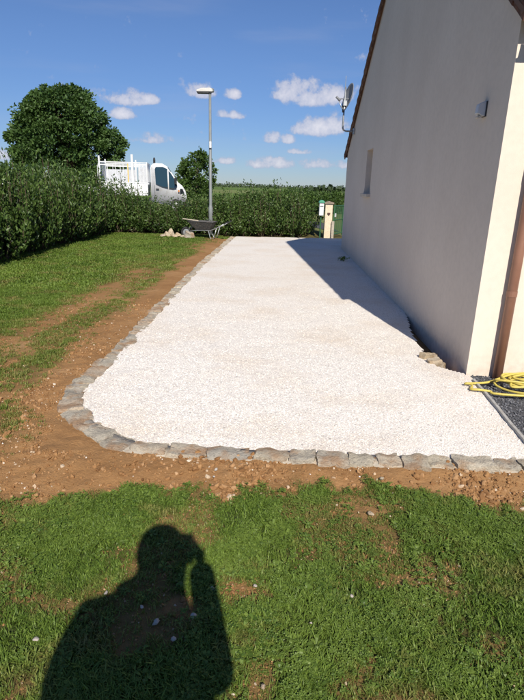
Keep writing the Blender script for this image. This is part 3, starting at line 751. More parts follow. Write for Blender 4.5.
# roof: two slabs with a timber underside, covering tiles and verge tiles
roof = empty('roof', (0, 0, 0)); roof.parent = house
def slab(name, y0, z0, y1, z1, t0, t1, mat, par, xa, xb):
    n = Vector((0, -(z1-z0), (y1-y0))).normalized()
    if n.z < 0: n = -n
    a = Vector((0, y0, z0)); b = Vector((0, y1, z1))
    pr = [a+n*t0, b+n*t0, b+n*t1, a+n*t1]
    return MB().prism([(q.y, q.z) for q in pr], 'x', xa, xb).build(name, mat, par)
slab('soffit_board', -ON, EN, AP_Y, AP_Z, 0, .035, M['soffit'], roof, -OV+.02, LX+OV)
slab('soffit_board', LY+OF, EF, AP_Y, AP_Z, 0, .035, M['soffit'], roof, -OV+.02, LX+OV)
def tile_sheet(name, y0, z0, y1, z1):
    L = math.hypot(y1-y0, z1-z0); nrow = int(L/.33); ncol = 40; t = Vector((0, y1-y0, z1-z0)).normalized(); nn = Vector((0, -t.z, t.y))
    if nn.z < 0: nn = -nn
    b = MB(); xs_ = np.linspace(.10, LX-.05, ncol*4+1)
    for r_ in range(nrow):
        s0 = L*r_/nrow; s1 = L*(r_+1)/nrow+.04; base = len(b.v)
        for x_ in xs_:
            h = .05+.022*math.sin((x_)*2*math.pi/((LX-.15)/ncol)); 
            for (ss, hh) in ((s0, h+.022), (s0, h-.01), (s1, h)):
                q = Vector((x_, y0, z0))+t*ss+nn*hh; b.v.append(tuple(q))
        for i in range(len(xs_)-1):
            a = base+3*i
            b.f.append((a, a+3, a+5, a+2)); b.f.append((a+1, a+4, a+3, a))
    o = b.build(name, M['tile'], roof); tag(o, None, None, None, 'stuff'); return o
tile_sheet('roof_tiles', -ON, EN, AP_Y, AP_Z); tile_sheet('roof_tiles', LY+OF, EF, AP_Y, AP_Z)
def verge(y0, z0, y1, z1):
    L = math.hypot(y1-y0, z1-z0); t = Vector((0, y1-y0, z1-z0)).normalized(); nn = Vector((0, -t.z, t.y))
    if nn.z < 0: nn = -nn
    n_ = int(L/.30); st = L/n_
    ang = math.atan2(t.z, t.y)
    m = MB()   # L-shaped verge tile: a cheek hanging over the gable and a round shoulder on top
    prof = [(-.055, -.085), (-.070, .0), (-.065, .06), (-.05, .095), (-.01, .115), (.03, .11), (.12, .085), (.12, .065), (.02, .085), (-.02, .09), (-.040, .07), (-.050, .0), (-.035, -.085)]
    for i_, (s_, k_) in enumerate(((-.02, 1.12), (st*.5, 1.0), (st+.01, .90))):
        for (px_, pz_) in prof: m.v.append((px_*(.6+.4*k_), s_, pz_*k_+(.018 if i_ == 0 else (.008 if i_ == 1 else -.004))))
    q = len(prof)
    for i_ in range(2):
        for j in range(q): m.f.append((i_*q+j, i_*q+(j+1) % q, (i_+1)*q+(j+1) % q, (i_+1)*q+j))
    m.f += [tuple(reversed(range(q))), tuple(range(2*q, 3*q))]
    me = m.mesh('verge_tile'); me.materials.append(M['tile'])
    flip = y1 < y0
    for i in range(n_):
        o = link_mesh('verge_tile', me, None, roof); p = Vector((0, y0, z0))+t*(st*i)+nn*.035
        mx = Matrix(((1, 0, 0), (0, t.y, nn.y), (0, t.z, nn.z)))
        o.matrix_local = Matrix.Translation(p) @ mx.to_4x4() @ Euler((0, rs.uniform(-.02, .02), rs.uniform(-.03, .03))).to_matrix().to_4x4()
verge(-ON, EN, AP_Y, AP_Z); verge(LY+OF, EF, AP_Y, AP_Z)
for i in range(23):
    m_ = MB(); n_ = 7
    if i == 0:
        for xx, rr in ((0, .125), (.42, .11)):
            for j in range(n_):
                a = math.pi*j/(n_-1); m_.v.append((xx, rr*math.cos(a), rr*math.sin(a)))
        for j in range(n_-1): m_.f.append((j, j+1, n_+j+1, n_+j))
        rme = m_.mesh('ridge_tile'); rme.materials.append(M['tile'])
    o = link_mesh('ridge_tile', rme, None, roof); o.location = (-.06+i*.40, AP_Y, AP_Z-.02)
# gutter and downpipe on the sunlit front
gut = MB(); n_ = 9; gy0, gz0, gr = -ON-.055, EN-.005, .06
for xx in (.06, LX):
    for k_, rr in ((0, gr), (1, gr-.006)):
        for j in range(n_):
            a = math.pi+math.pi*j/(n_-1); gut.v.append((xx, gy0+rr*math.cos(a), gz0+rr*math.sin(a)))
q = n_
for j in range(q-1):
    gut.f += [(j, j+1, 2*q+j+1, 2*q+j), (q+j+1, q+j, 3*q+j, 3*q+j+1), (j+1, j, q+j, q+j+1), (2*q+j, 2*q+j+1, 3*q+j+1, 3*q+j)]
gut.build('gutter', M['pipe'], house, smooth=True)
px0 = .265
dp = MB().tube([(px0, gy0, gz0-.05), (px0, gy0, gz0-.13), (px0, gy0+.03, gz0-.20), (px0, -.10, gz0-.36), (px0, -.058, gz0-.44), (px0, -.056, gz0-.55), (px0, -.056, 1.2), (px0, -.056, -.1)], .042, 16).build('downpipe', M['pipe'], house, smooth=True)
for zz in (.75, 1.75):
    MB().tube([(px0, -.056, zz), (px0, -.056, zz+.05)], .0455, 16).build('collar', M['pipe'], dp, smooth=False)

HM = Matrix.Translation(house.location) @ Matrix.Rotation(house.rotation_euler.z, 4, 'Z')
def hloc(x, y, z): return HM @ Vector((x, y, z))
# wall lamp
wl = empty('wall_lamp', hloc(0, .50, 2.31), house.rotation_euler.z); wl.scale = (.8, .8, .85); tag(wl, 'small grey outdoor lamp high on the shaded gable wall', 'wall lamp')
MB().prism([(-.001, -.055), (-.03, -.055), (-.095, -.03), (-.085, .06), (-.03, .085), (-.001, .085)], 'y', -.045, .045).build('housing', M['lampwhite'], wl, bevel=.006)
MB().box((-.05, 0, -.058), (.07, .075, .022), (0, -.38, 0)).build('lens', M['sill'], wl, bevel=.004)
MB().box((-.006, -.010, .012), (.010, .115, .15)).build('shade_plate', M['black'], wl, bevel=.003)  # black slab standing in for the shadowed gap between lamp and wall

# satellite dish by the far verge
dbase = hloc(-.02, LY-1.1, under(LY-1.1)-.22)
sd = empty('satellite_dish', dbase); tag(sd, 'grey satellite dish on a bent mast at the roof verge', 'satellite dish')
MB().box((-.01, 0, 0), (.03, .10, .14)).build('bracket', M['steel'], sd, bevel=.004)
MB().tube([(0, 0, 0), (-.20, 0, .0), (-.26, 0, .02), (-.285, 0, .07), (-.285, 0, .30), (-.275, 0, .98)], .021, 10).build('mast', M['steel'], sd, smooth=True)
MB().box((-.27, 0, .62), (.09, .09, .12)).build('clamp', M['steel'], sd, bevel=.006)
MB().tube([(-.30, 0, .58), (-.30, 0, .42)], .027, 8).build('clip', M['black'], sd)
aim = Euler((0, R(76), R(192)))
dm = MB(); nr, na = 7, 28
for i in range(nr+1):
    r_ = i/nr
    for j in range(na):
        a = 2*math.pi*j/na; dm.v.append((.32*r_*math.cos(a), .29*r_*math.sin(a), .07*r_*r_))
for i in range(nr):
    for j in range(na): dm.f.append((i*na+j, i*na+(j+1) % na, (i+1)*na+(j+1) % na, (i+1)*na+j))
dsh = dm.build('dish', M['dish'], sd, smooth=True); so = dsh.modifiers.new('thickness', 'SOLIDIFY'); so.thickness = .012
dsh.rotation_euler = aim; dsh.location = (-.15, -.02, .74)
arm = MB().tube([(.30, 0, .06), (.26, 0, .16), (.15, 0, .25)], .012, 8).build('feed_arm', M['steel'], sd, smooth=True); arm.rotation_euler = aim; arm.location = dsh.location
ln = MB().lathe([(.03, 0), (.035, .03), (.028, .07), (.028, .13)], (.13, 0, .23), 12, (0, -.4, 0)).build('receiver', M['dish'], sd, smooth=True); ln.rotation_euler = aim; ln.location = dsh.location
MB().tube([(-.285, .0, .98), (-.285, .0, 1.22)], .008, 6).build('aerial', M['steel'], sd); MB().tube([(-.40, 0, .72), (-.16, 0, .72)], .012, 6).build('crossbar', M['steel'], sd)

# blocks in the gap at the foot of the gable wall
for i, (bx, by, bz, L, W, H, rz, lb) in enumerate(((1.715, 4.80, -.005, .14, .085, .075, .2, 'cream paving block nearest the house corner, half sunk by the wall gap'), (1.675, 4.95, .012, .12, .08, .07, .5, 'cream stone block at the gravel edge behind the nearest one'), (1.76, 5.08, -.045, .16, .09, .08, -.3, 'shaded flat stone block in the gap close against the gable wall'), (1.80, 4.86, -.07, .13, .09, .07, .9, 'dark shaded block deepest in the gap under the gable wall'))):
    o = link_mesh('stone_block', block_mesh('stone_block', L, W, H, 900+i, M['rubble'], 3, .006, .18), None); o.location = (bx, by, bz); o.rotation_euler = (rs.uniform(-.1, .1), rs.uniform(-.12, .12), rz)
    tag(o, lb, 'stone', 'blocks at the foot of the gable wall')

# garden hose: one continuous tube lying in flattened loops
hp = []
def loop(cx, cy, rx, ry, a0, a1, z0, z1, rot, n=26):
    for i in range(n):
        t = i/(n-1); a = a0+(a1-a0)*t; x_ = rx*math.cos(a); y_ = ry*math.sin(a)
        hp.append((cx+x_*math.cos(rot)-y_*math.sin(rot), cy+x_*math.sin(rot)+y_*math.cos(rot), z0+(z1-z0)*t))
loop(2.06, 4.11, .27, .15, 1.3, 4.6, .012, .012, .0, 40)
hp += [(2.15, 3.94, .012), (2.4, 3.90, .012), (2.66, 3.96, .014)]
loop(2.48, 4.14, .42, .20, -.9, 5.4, .02, .035, .05, 44)
loop(2.52, 4.18, .44, .17, -.9, 5.4, .045, .05, -.10, 44)
loop(2.42, 4.17, .34, .15, -.9, 5.4, .06, .07, .16, 40)
loop(2.56, 4.20, .48, .15, -.9, 5.4, .065, .085, -.02, 44)
loop(2.50, 4.13, .40, .21, -.9, 5.4, .085, .08, -.22, 44)
loop(2.60, 4.22, .46, .13, -.9, 2.6, .09, .08, .1, 30)
hp += [(2.5, 4.02, .075), (2.9, 3.96, .03), (3.3, 4.05, .012), (3.9, 4.0, .012)]
hr = random.Random(9); hp = [(x_+.09*math.sin(i*.33+1)*math.sin(i*.13)+hr.uniform(-.012, .012), y_+.05*math.sin(i*.27+2)*math.cos(i*.07)+hr.uniform(-.012, .012), max(.012, z_*.85+.012*math.sin(i*.5))) for i, (x_, y_, z_) in enumerate(hp)]
for _ in range(3):
    hp = [hp[0]]+[tuple((hp[i-1][k]+2*hp[i][k]+hp[i+1][k])/4 for k in range(3)) for i in range(1, len(hp)-1)]+[hp[-1]]
hose = MB().tube(hp, .0105, 8).build('garden_hose', M['yellow'], smooth=True); tag(hose, 'yellow garden hose lying in loose coils by the brown downpipe', 'hose')

# ------------------------------------------------------------------ foliage builders
def leaf_batch(centres, dirs, size, ratio=.42, fold=.25):
    """centres (n,3), dirs (n,3) leaf axes; returns V,F of folded four-cornered leaves"""
    n = len(centres); d = dirs/np.maximum(1e-6, np.linalg.norm(dirs, axis=1, keepdims=True))
    r = nrng.normal(size=(n, 3)); s_ = np.cross(d, r); s_ /= np.maximum(1e-6, np.linalg.norm(s_, axis=1, keepdims=True)); nn = np.cross(s_, d)
    L = np.asarray(size).reshape(-1, 1)
    a = centres; b = centres+d*L*.5+s_*L*ratio*.5+nn*L*fold*.3; c = centres+d*L-nn*L*fold*.3; e = centres+d*L*.5-s_*L*ratio*.5+nn*L*fold*.3
    V = np.stack([a, b, c, e], 1).reshape(-1, 3); q = np.arange(n)*4
    F = np.concatenate([np.stack([q, q+1, q+2], 1), np.stack([q, q+2, q+3], 1)])
    return V, F
def shrub_meshes(seed, rx, h, shoots, per, leaf):
    g = np.random.default_rng(seed); Cn, Dn, Sz = [], [], []
    st = MB()
    for i in range(shoots):
        a = g.uniform(0, 6.283); rr = rx*math.sqrt(g.random()); top = np.array([rr*math.cos(a), rr*math.sin(a), 0]); hh = h*(1-.32*(rr/rx)**2)*g.uniform(.52, 1.26)
        base = top*.35+np.array([g.normal(0, .03), g.normal(0, .03), 0]); bend = np.array([g.normal(0, .08), g.normal(0, .08), 0])
        tip = top*1.05+bend+np.array([0, 0, hh])
        ts = np.sort(g.uniform(.10 if rr > .6*rx else .35, 1, per)); 
        pt = base[None]*(1-ts[:, None])+tip[None]*ts[:, None]+np.outer(np.sin(ts*3.14), top*.35)
        ang = g.uniform(0, 6.283, per); dd = np.stack([np.cos(ang), np.sin(ang), g.uniform(.1, 1.2, per)], 1)
        Cn.append(pt+dd*.02+g.normal(0, .024, (per, 3))); Dn.append(dd); Sz.append(leaf*g.uniform(.65, 1.25, per)*(1-.25*ts))
        if i % 4 == 0: st.tube([tuple(base), tuple((base+tip)/2+top*.3), tuple(tip*.95)], [.012, .008, .004], 5)
    Cn = np.concatenate(Cn); Cn[:, 2] = np.maximum(Cn[:, 2], .03)
    V, F = leaf_batch(Cn, np.concatenate(Dn), np.concatenate(Sz), .46)
    fm = np_mesh('bush', V, F); fm.materials.append(M['hedge'])
    sm = st.mesh('stem'); sm.materials.append(M['stem'])
    return fm, sm
SH = [shrub_meshes(300+i, .62, 1.0, 92, 30, .095) for i in range(6)]
def hedge_run(name, label, pts, base):
    e = empty(name, base); tag(e, label, 'hedge', 'hedges round the garden')
    for i, (x_, y_, h_, w_) in enumerate(pts):
        fm, sm = SH[rs.randrange(len(SH))]
        o = link_mesh('bush', fm, None, e); o.location = (x_-base[0], y_-base[1], float(ground_z(x_, y_))-.02); o.scale = (w_, w_*rs.uniform(.9, 1.1), h_); o.rotation_euler = (0, 0, rs.uniform(0, 6.28))
        q = link_mesh('stem', sm, None, o)
    return e
left_pts = []
for yy in np.arange(5.2, 17.3, .62):
    left_pts.append((-5.74+rs.uniform(-.10, .10)+.03*(yy-10), yy, rs.uniform(1.58, 2.02)*(1 if yy < 14.0 else .95), rs.uniform(.92, 1.16)))
    if True: left_pts.append((-6.35+rs.uniform(-.1, .1), yy+.3, rs.uniform(1.6, 2.0), 1.1))
hedge_run('hedge', 'tall dark green hedge running along the left edge of the lawn', left_pts, (-5.9, 11, 0))
back_pts = []
for xx in np.arange(-5.6, 1.5, .60):
    tt = (xx+5.6)/7.1
    hh = np.interp(xx, [-5.6, -4.8, -4.2, -3.6, -3.0, -2.2, -1, 0, 1.5], [1.58, 1.36, 1.00, 1.00, 1.06, 1.28, 1.46, 1.46, 1.32])
    back_pts.append((xx, 18.05+.07*(xx+5)+rs.uniform(-.1, .1), hh*rs.uniform(.82, 1.14), rs.uniform(.85, 1.12)))
    back_pts.append((xx+.3, 18.65+.07*(xx+5)+rs.uniform(-.1, .1), hh*rs.uniform(.9, 1.05), 1.05))
hedge_run('hedge', 'lower green hedge across the far end behind wheelbarrow and gravel', back_pts, (-2, 18, 0))

def tree_at(name, label, loc, height, crown, seed, mat, nclump, per, leaf, clump_r, trunk_r, cat='tree', group=None):
    """crown(t) gives the radius at relative height t; leaves sit in clumps on a lumpy shell with limbs inside"""
    g = np.random.default_rng(seed); e = empty(name, loc); tag(e, label, cat, group)
    tk = MB(); z0 = height*.22
    tk.tube([(0, 0, -.2), (.03, .02, z0*.5), (-.04, .03, z0), (.05, -.03, height*.55), (0, 0, height*.85)], [trunk_r*1.3, trunk_r, trunk_r*.85, trunk_r*.5, trunk_r*.12], 9)
    Cn, Dn, Sz = [], [], []
    lump = g.uniform(0, 6.283, 8)
    for i in range(nclump):
        t = g.beta(1.25, 1.15); a = g.uniform(0, 6.283)
        rad = crown(t)*(1+.10*math.sin(3*a+lump[0]+5*t)+.10*math.sin(5*a+lump[1]-7*t)+.08*math.sin(9*a+11*t+lump[2]))
        rr = rad*(g.uniform(.82, 1.09) if g.random() < .72 else math.sqrt(g.random())*.85)
        c = np.array([rr*math.cos(a), rr*math.sin(a), height*(.16+.82*t)])
        if i % 12 == 0:
            zb = height*min(.8, .2+.55*t*g.uniform(.6, 1)); m_ = (np.array([0, 0, zb])+c)/2+np.array([0, 0, -.15])
            tk.tube([(0, 0, zb), tuple(m_), tuple(c)], [trunk_r*.32, trunk_r*.2, .015], 5)
        cr = clump_r*g.uniform(.6, 1.25); k_ = int(per*g.uniform(.7, 1.3))
        q = g.normal(size=(k_, 3)); q /= np.linalg.norm(q, axis=1, keepdims=True); q *= (cr*g.uniform(.3, 1, (k_, 1)))*np.array([1, 1, .75])
        Cn.append(c+q); dd = q*1.0+g.normal(size=(k_, 3))*cr*.55+np.array([c[0]*.12, c[1]*.12, -.12*cr]); Dn.append(dd); Sz.append(leaf*g.uniform(.6, 1.3, k_))
    V, F = leaf_batch(np.concatenate(Cn), np.concatenate(Dn), np.concatenate(Sz), .62)
    cm = np_mesh('crown', V, F); link_mesh('crown', cm, mat, e)
    tk.build('trunk', M['bark'], e, smooth=True)
    return e
YT = 38.0
tc_ = at_depth(71, 190, YT); tt_ = at_depth(71, 88, YT)
def big_crown(t): return 3.22*(1.0 if t < .26 else math.sqrt(max(0, 1-((t-.26)/.76)**1.7)))*(0.80+.2*min(1, t/.22))
tree_at('broad_tree', 'big dense dark green tree standing behind the left hedge', (tc_.x, YT, 0), tt_.z/.985, big_crown, 41, M['tree'], 380, 140, .21, .56, .26)
YS = 42.0; sc_ = at_depth(196, 190, YS); st_ = at_depth(196, 152, YS)
tree_at('small_tree', 'small young green tree behind the lamp post and truck', (sc_.x, YS, 0), st_.z/.985, lambda t: 1.30*math.sqrt(max(0.02, 1-((t-.42)/.6)**2)), 43, M['tree2'], 85, 70, .20, .42, .10)
YL = 44.0; lc_ = at_depth(-7, 180, YL); lt_ = at_depth(-7, 166, YL)
tree_at('small_tree', 'rounded treetop just showing over the hedge at far left', (lc_.x, YL, 0), lt_.z/.98, lambda t: 2.2*math.sqrt(max(0.02, 1-((t-.42)/.6)**2)), 47, M['tree'], 120, 70, .22, .45, .12)

# far hedgerow bushes out in the fields, and woods on the skyline
for i, (px_, Yd, hh, rr, lb) in enumerate(((283, 33, 1.30, 1.5, 'round bush in the field behind the far hedge, middle'), (301, 35, 1.42, 1.7, 'larger bush in the field left of the gate pillar'), (322, 37, 1.30, 1.8, 'field bush right above the gate pillar'), (340, 40, 1.25, 1.6, 'field bush beside the far corner of the house'), (262, 38, 1.15, 1.5, 'smaller bush in the field near the lamp post side'))):
    c0 = at_depth(px_, 200, Yd)
    tree_at('field_bush', lb, (c0.x, Yd, float(ground_z(c0.x, Yd))), hh, lambda t, rr=rr: rr*math.sqrt(max(.05, 1-((t-.35)/.68)**2)), 60+i, M['tree2'], 70, 60, .14, .35, .06, 'bush', 'bushes in the field')
g = np.random.default_rng(77); Cn = []; 
for (Yd, x0, x1, hh, n_, jit) in ((760, -1200, 1200, 5, 5200, 26), (1150, -1900, 1900, 8.5, 5200, 60), (430, -620, -40, 4.0, 700, 5), (300, 20, 190, 2.8, 420, 3)):
    xx = g.uniform(x0, x1, n_); keepn = fbm(xx, np.zeros(n_), 1/90., 3, int(Yd)) > .36; xx = xx[keepn]
    prof = hh*(.45+.75*fbm(xx, np.zeros(len(xx)), 1/45., 4, int(Yd)+5))
    yy = Yd+g.normal(0, jit, len(xx))+.05*np.abs(xx)
    Cn.append(np.stack([xx, yy, ground_z(xx, yy)+prof*g.random(len(xx))], 1))
Cn = np.concatenate(Cn); Cn = np.repeat(Cn, 3, 0)+g.normal(0, 1.4, (len(Cn)*3, 3))*np.array([2.2, 1, .5])
V, F = leaf_batch(Cn, g.normal(size=(len(Cn), 3)), g.uniform(1.6, 3.4, len(Cn)), .8)
tag(link_mesh('distant_wood', np_mesh('distant_wood', V, F), M['far']), 'low dark line of woods along the far horizon', 'wood', None, 'stuff')

# ------------------------------------------------------------------ road, lamp post
rm, _ = grid_mesh('road', axis([(-60, 0, 60), (0, 3, 8)]), axis([(21.0, 26.0, 10)]), lambda x, y: ground_z(x, y)+.012)
tag(link_mesh('road', rm, M['road']), kind='structure')
YP = 17.75; lt0 = at_depth(210.6, 93, YP)
lp = empty('street_lamp', (lt0.x-.02, YP, float(ground_z(lt0.x, YP)))); tag(lp, 'slim grey street lamp post rising behind the far hedge', 'street lamp')
HP = lt0.z-lp.location.z
MB().lathe([(.075, -.1), (.075, .9), (.06, .95), (.052, 1.0), (.040, HP)], (0, 0, 0), 12).build('post', M['lampgrey'], lp, smooth=True)
MB().tube([(0, 0, HP-.02), (.0, 0, HP+.09)], .05, 10).build('spigot', M['lampgrey'], lp)
hd = MB().prism([(.10, .02), (.09, .13), (.0, .155), (-.28, .14), (-.47, .09), (-.50, .045), (-.46, .01)], 'y', -.13, .13).build('lamp_head', M['lamphead'], lp, bevel=.025, seg=2); hd.location = (0, 0, HP); hd.scale = (.88, .88, .88)
ls = MB().box((-.24, 0, .0), (.44, .20, .05)).build('lens', M['black'], hd, bevel=.015)
MB().box((.09, 0, .085), (.10, .17, .12)).build('rear_cap', M['lampgrey'], hd, bevel=.02)
bz = at_depth(210.4, 145, YP).z-lp.location.z
MB().box((.01, -.06, bz), (.07, .07, .20)).build('junction_box', M['whitebar'], lp, bevel=.008)

# ------------------------------------------------------------------ truck
YK = 23.2
kp = at_depth(152, 190, YK)
truck = empty('flatbed_truck', (kp.x, YK, float(ground_z(kp.x, YK))+.012), R(9)); tag(truck, 'white flatbed work truck with caged load bed parked behind the hedge', 'truck')
TS = at_depth(160, 163.5, YK).z-truck.location.z      # height of the cab roof
ks = TS/2.28; truck.scale = (ks*.775, ks, ks)
prof = [(.0, .55), (.0, 2.10), (.10, 2.22), (.30, 2.27), (.72, 2.25), (1.0, 2.13), (1.25, 1.88), (1.62, 1.44), (1.86, 1.30), (2.05, 1.08), (2.12, .85), (2.12, .5), (1.75, .42), (.9, .42)]
cb = MB(); n_ = len(prof)
def yw(z): return .98-max(0, z-1.25)*.17
for sgn, ins in ((-1, 0), (1, 0)):
    for (x_, z_) in prof: cb.v.append((x_, sgn*(yw(z_)-(.10 if x_ > 1.9 else 0)), z_))
cb.f += [tuple(range(n_)), tuple(reversed(range(n_, 2*n_)))]+[(i, (i+1) % n_, n_+(i+1) % n_, n_+i) for i in range(n_)]
cab = cb.build('cab', M['white'], truck, bevel=.05, seg=3, smooth=True)
def side_panel(poly, name, mat, par, off, thick=.012):
    for sgn in (-1, 1):
        b = MB(); k_ = len(poly)
        for o_ in (off, off+thick):
            for (x_, z_) in poly: b.v.append((x_, sgn*(yw(z_)+o_), z_))
        b.f += [tuple(reversed(range(k_))), tuple(range(k_, 2*k_))]+[(i, (i+1) % k_, k_+(i+1) % k_, k_+i) for i in range(k_)]
        b.build(name, mat, par)
side_panel([(.30, 1.36), (.26, 2.00), (.32, 2.10), (.74, 2.11), (1.0, 2.02), (1.02, 1.20), (.66, 1.25)], 'side_window', M['cabglass'], cab, -.002)
side_panel([(1.08, 1.19), (1.07, 1.96), (1.24, 1.80), (1.54, 1.43), (1.57, 1.28), (1.38, 1.18)], 'quarter_window', M['cabglass'], cab, -.002)
side_panel([(.22, .62), (.22, 1.30), (.236, 1.30), (.236, .62)], 'door_seam', M['black'], cab, -.004)
side_panel([(.30, 1.10), (.30, 1.15), (.48, 1.15), (.48, 1.10)], 'door_handle', M['black'], cab, .0, .02)
side_panel([(1.72, .98), (1.74, 1.16), (1.88, 1.16), (1.98, .98)], 'headlight', M['glass'], cab, -.012, .02)
side_panel([(1.62, 1.02), (1.62, 1.10), (1.70, 1.10), (1.70, 1.02)], 'indicator', M['amber'], cab, .0, .015)
ws = MB(); 
for (x_, z_, wv) in ((1.03, 2.10, .80), (1.60, 1.46, .86)):
    for sgn in (-1, 1):
        ws.v.append((x_+.012, sgn*wv, z_+.014)); ws.v.append((x_-.01, sgn*wv, z_-.012))
ws.f = [(0, 2, 6, 4), (1, 5, 7, 3), (0, 4, 5, 1), (2, 3, 7, 6), (0, 1, 3, 2), (4, 6, 7, 5)]
ws.build('windscreen', M['cabglass'], cab)
for sgn in (-1, 1):
    mr_ = MB().box((1.48, sgn*1.10, 1.50), (.12, .17, .30), (0, 0, sgn*.2)).box((1.46, sgn*.99, 1.40), (.05, .12, .05)).build('mirror', M['black'], cab, bevel=.015)
MB().box((2.10, 0, .55), (.16, 1.80, .28)).build('bumper', M['black'], truck, bevel=.03)
MB().box((-.9, 0, .62), (3.9, .75, .18)).build('chassis', M['black'], truck, bevel=.01)
for (x_, sgn) in ((1.45, -1), (1.45, 1), (-1.95, -1), (-1.95, 1)):
    wh = MB().lathe([(.20, -.1), (.33, -.105), (.35, -.07), (.35, .07), (.33, .105), (.20, .1)], (x_, sgn*.85, .35), 20, (R(90), 0, 0)).build('wheel', M['rubber'], truck, smooth=True)
    MB().lathe([(.05, -.112), (.20, -.108), (.20, .108), (.05, .112)], (x_, sgn*.85, .35), 16, (R(90), 0, 0)).build('rim', M['whitebar'], wh)
bed = MB().box((-1.55, 0, .86), (2.75, 2.05, .10)).build('bed', M['white'], truck, bevel=.01)
for (cx_, cy_, dx_, dy_, nm) in ((-1.55, -1.02, 2.70, .035, 'side_board'), (-1.55, 1.02, 2.70, .035, 'side_board'), (-2.915, 0, .035, 2.05, 'tailgate'), (-.19, 0, .035, 2.05, 'headboard')):
    MB().box((cx_, cy_, 1.115), (dx_, dy_, .40)).build(nm, M['white'], bed, bevel=.008)
cage = empty('cage', (0, 0, 0)); cage.parent = truck
zt = 2.28
for (x_, y_, w_, z_) in ((-2.90, -1.0, .09, 2.50), (-2.90, 1.0, .07, 2.44), (-1.02, -1.0, .13, 2.60), (-1.02, 1.0, .08, 2.44), (-.19, -1.0, .06, zt), (-.19, 1.0, .06, zt)):
    MB().box((x_, y_, (z_+.9)/2+.02), (w_, w_, z_-.94)).build('cage_post', M['whitebar'], cage, bevel=.006)
for y_ in (-1.0, 1.0):
    for z_ in (2.25, 2.13, 1.38): MB().box((-1.55, y_, z_), (2.66, .035, .04)).build('cage_rail', M['whitebar'], cage)
    for x_ in (-2.45, -2.0, -1.55): MB().box((x_, y_, 1.80), (.028, .028, .84)).build('cage_bar', M['whitebar'], cage)
    for x_ in (-.80, -.60, -.40):
        MB().box((x_, y_, 1.80), (.022, .022, .84)).build('cage_bar', M['whitebar'], cage)
for x_ in (-2.90, -.17):
    for z_ in (2.25, 1.40): MB().box((x_, 0, z_), (.035, 1.96, .04)).build('cage_rail', M['whitebar'], cage)
    for y_ in (-.65, -.3, 0, .3, .65): MB().box((x_, y_, 1.82), (.025, .025, .82)).build('cage_bar', M['whitebar'], cage)
MB().box((-1.95, .93, 1.62), (1.80, .02, .72)).build('far_side_sheet', M['sheet'], cage)
MB().box((-.55, .90, 1.66), (.66, .02, .86)).build('front_sheet', M['sheet'], cage)
MB().tube([(-2.99, -1.0, 1.2), (-3.02, -1.0, 1.5), (-3.02, -1.0, 2.0), (-2.96, -1.0, 2.16)], .02, 6).build('grab_rail', M['whitebar'], cage)
MB().box((-1.28, -1.025, 1.80), (.05, .012, .80)).build('strap', M['strap'], cage)
bc = MB().lathe([(.07, 0), (.07, .05), (.05, .06)], (.22, -.35, 2.27), 12).build('beacon', M['black'], cab)
MB().lathe([(.065, 0), (.07, .08), (.055, .17), (.02, .20)], (.22, -.35, 2.33), 12).build('beacon_dome', M['black'], bc, smooth=True)

# pale parked car glimpsed through the left hedge
cpos = at_depth(49, 190, 22.0)
car = empty('parked_van', (cpos.x, 22.6, float(ground_z(cpos.x, 22.6))+.012), R(8)); tag(car, 'white parked vehicle mostly hidden, its roof just showing over the left hedge', 'vehicle')
top = at_depth(49, 182, 22.0).z-car.location.z
cprof = [(-2.0, .35), (-2.05, .9), (-1.95, 1.15), (-1.5, top-.03), (-.4, top), (.5, top-.06), (1.2, 1.1), (1.95, .92), (2.1, .6), (2.05, .35)]
b_ = MB().prism(cprof, 'y', -.85, .85).build('body', M['white'], car, bevel=.07, seg=2, smooth=True)
for sgn in (-1, 1):
    MB().prism([(-1.65, 1.12), (-1.38, top-.12), (-.4, top-.10), (.42, top-.16), (.95, 1.12)], 'y', sgn*.845-.012, sgn*.845+.012).build('side_window', M['cabglass'], b_)
    for x_ in (-1.3, 1.35):
        wh = MB().lathe([(.18, -.09), (.31, -.09), (.32, 0), (.31, .09), (.18, .09)], (x_, sgn*.80, .32), 18, (R(90), 0, 0)).build('wheel', M['rubber'], car, smooth=True)
        MB().lathe([(.04, -.1), (.18, -.095), (.18, .095), (.04, .1)], (x_, sgn*.80, .32), 14, (R(90), 0, 0)).build('rim', M['steel'], wh)

# ------------------------------------------------------------------ wheelbarrow and stone heap
wbp = on_ground(203, 238)
wb = empty('wheelbarrow', (wbp.x, 16.75, float(ground_z(wbp.x, 16.75))), R(-8)); wb.scale = (.92, .9, .86); tag(wb, 'dark grey wheelbarrow standing in front of the far hedge', 'wheelbarrow')
# local: wheel at -x, handles at +x
tr = MB(); to = [(-.50, -.30, .62), (.42, -.33, .60), (.42, .33, .60), (-.50, .30, .62)]; bo = [(-.22, -.19, .30), (.28, -.23, .33), (.28, .23, .33), (-.22, .19, .30)]
ti = [(-.47, -.275, .615), (.395, -.305, .595), (.395, .305, .595), (-.47, .275, .615)]; bi = [(-.20, -.17, .325), (.26, -.21, .35), (.26, .21, .35), (-.20, .17, .325)]
tr.v = to+bo+ti+bi
for i in range(4):
    j = (i+1) % 4; tr.f += [(i, j, 4+j, 4+i), (8+j, 8+i, 12+i, 12+j), (i, 8+i, 8+j, j)]
tr.f += [(4, 5, 6, 7), (15, 14, 13, 12)]
tray = tr.build('tray', M['trayblack'], wb, bevel=.012, seg=2)
MB().tube([(-.50, -.30, .62), (.42, -.33, .60), (.42, .33, .60), (-.50, .30, .62)], .014, 8, closed=True).build('rim', M['trayblack'], tray)
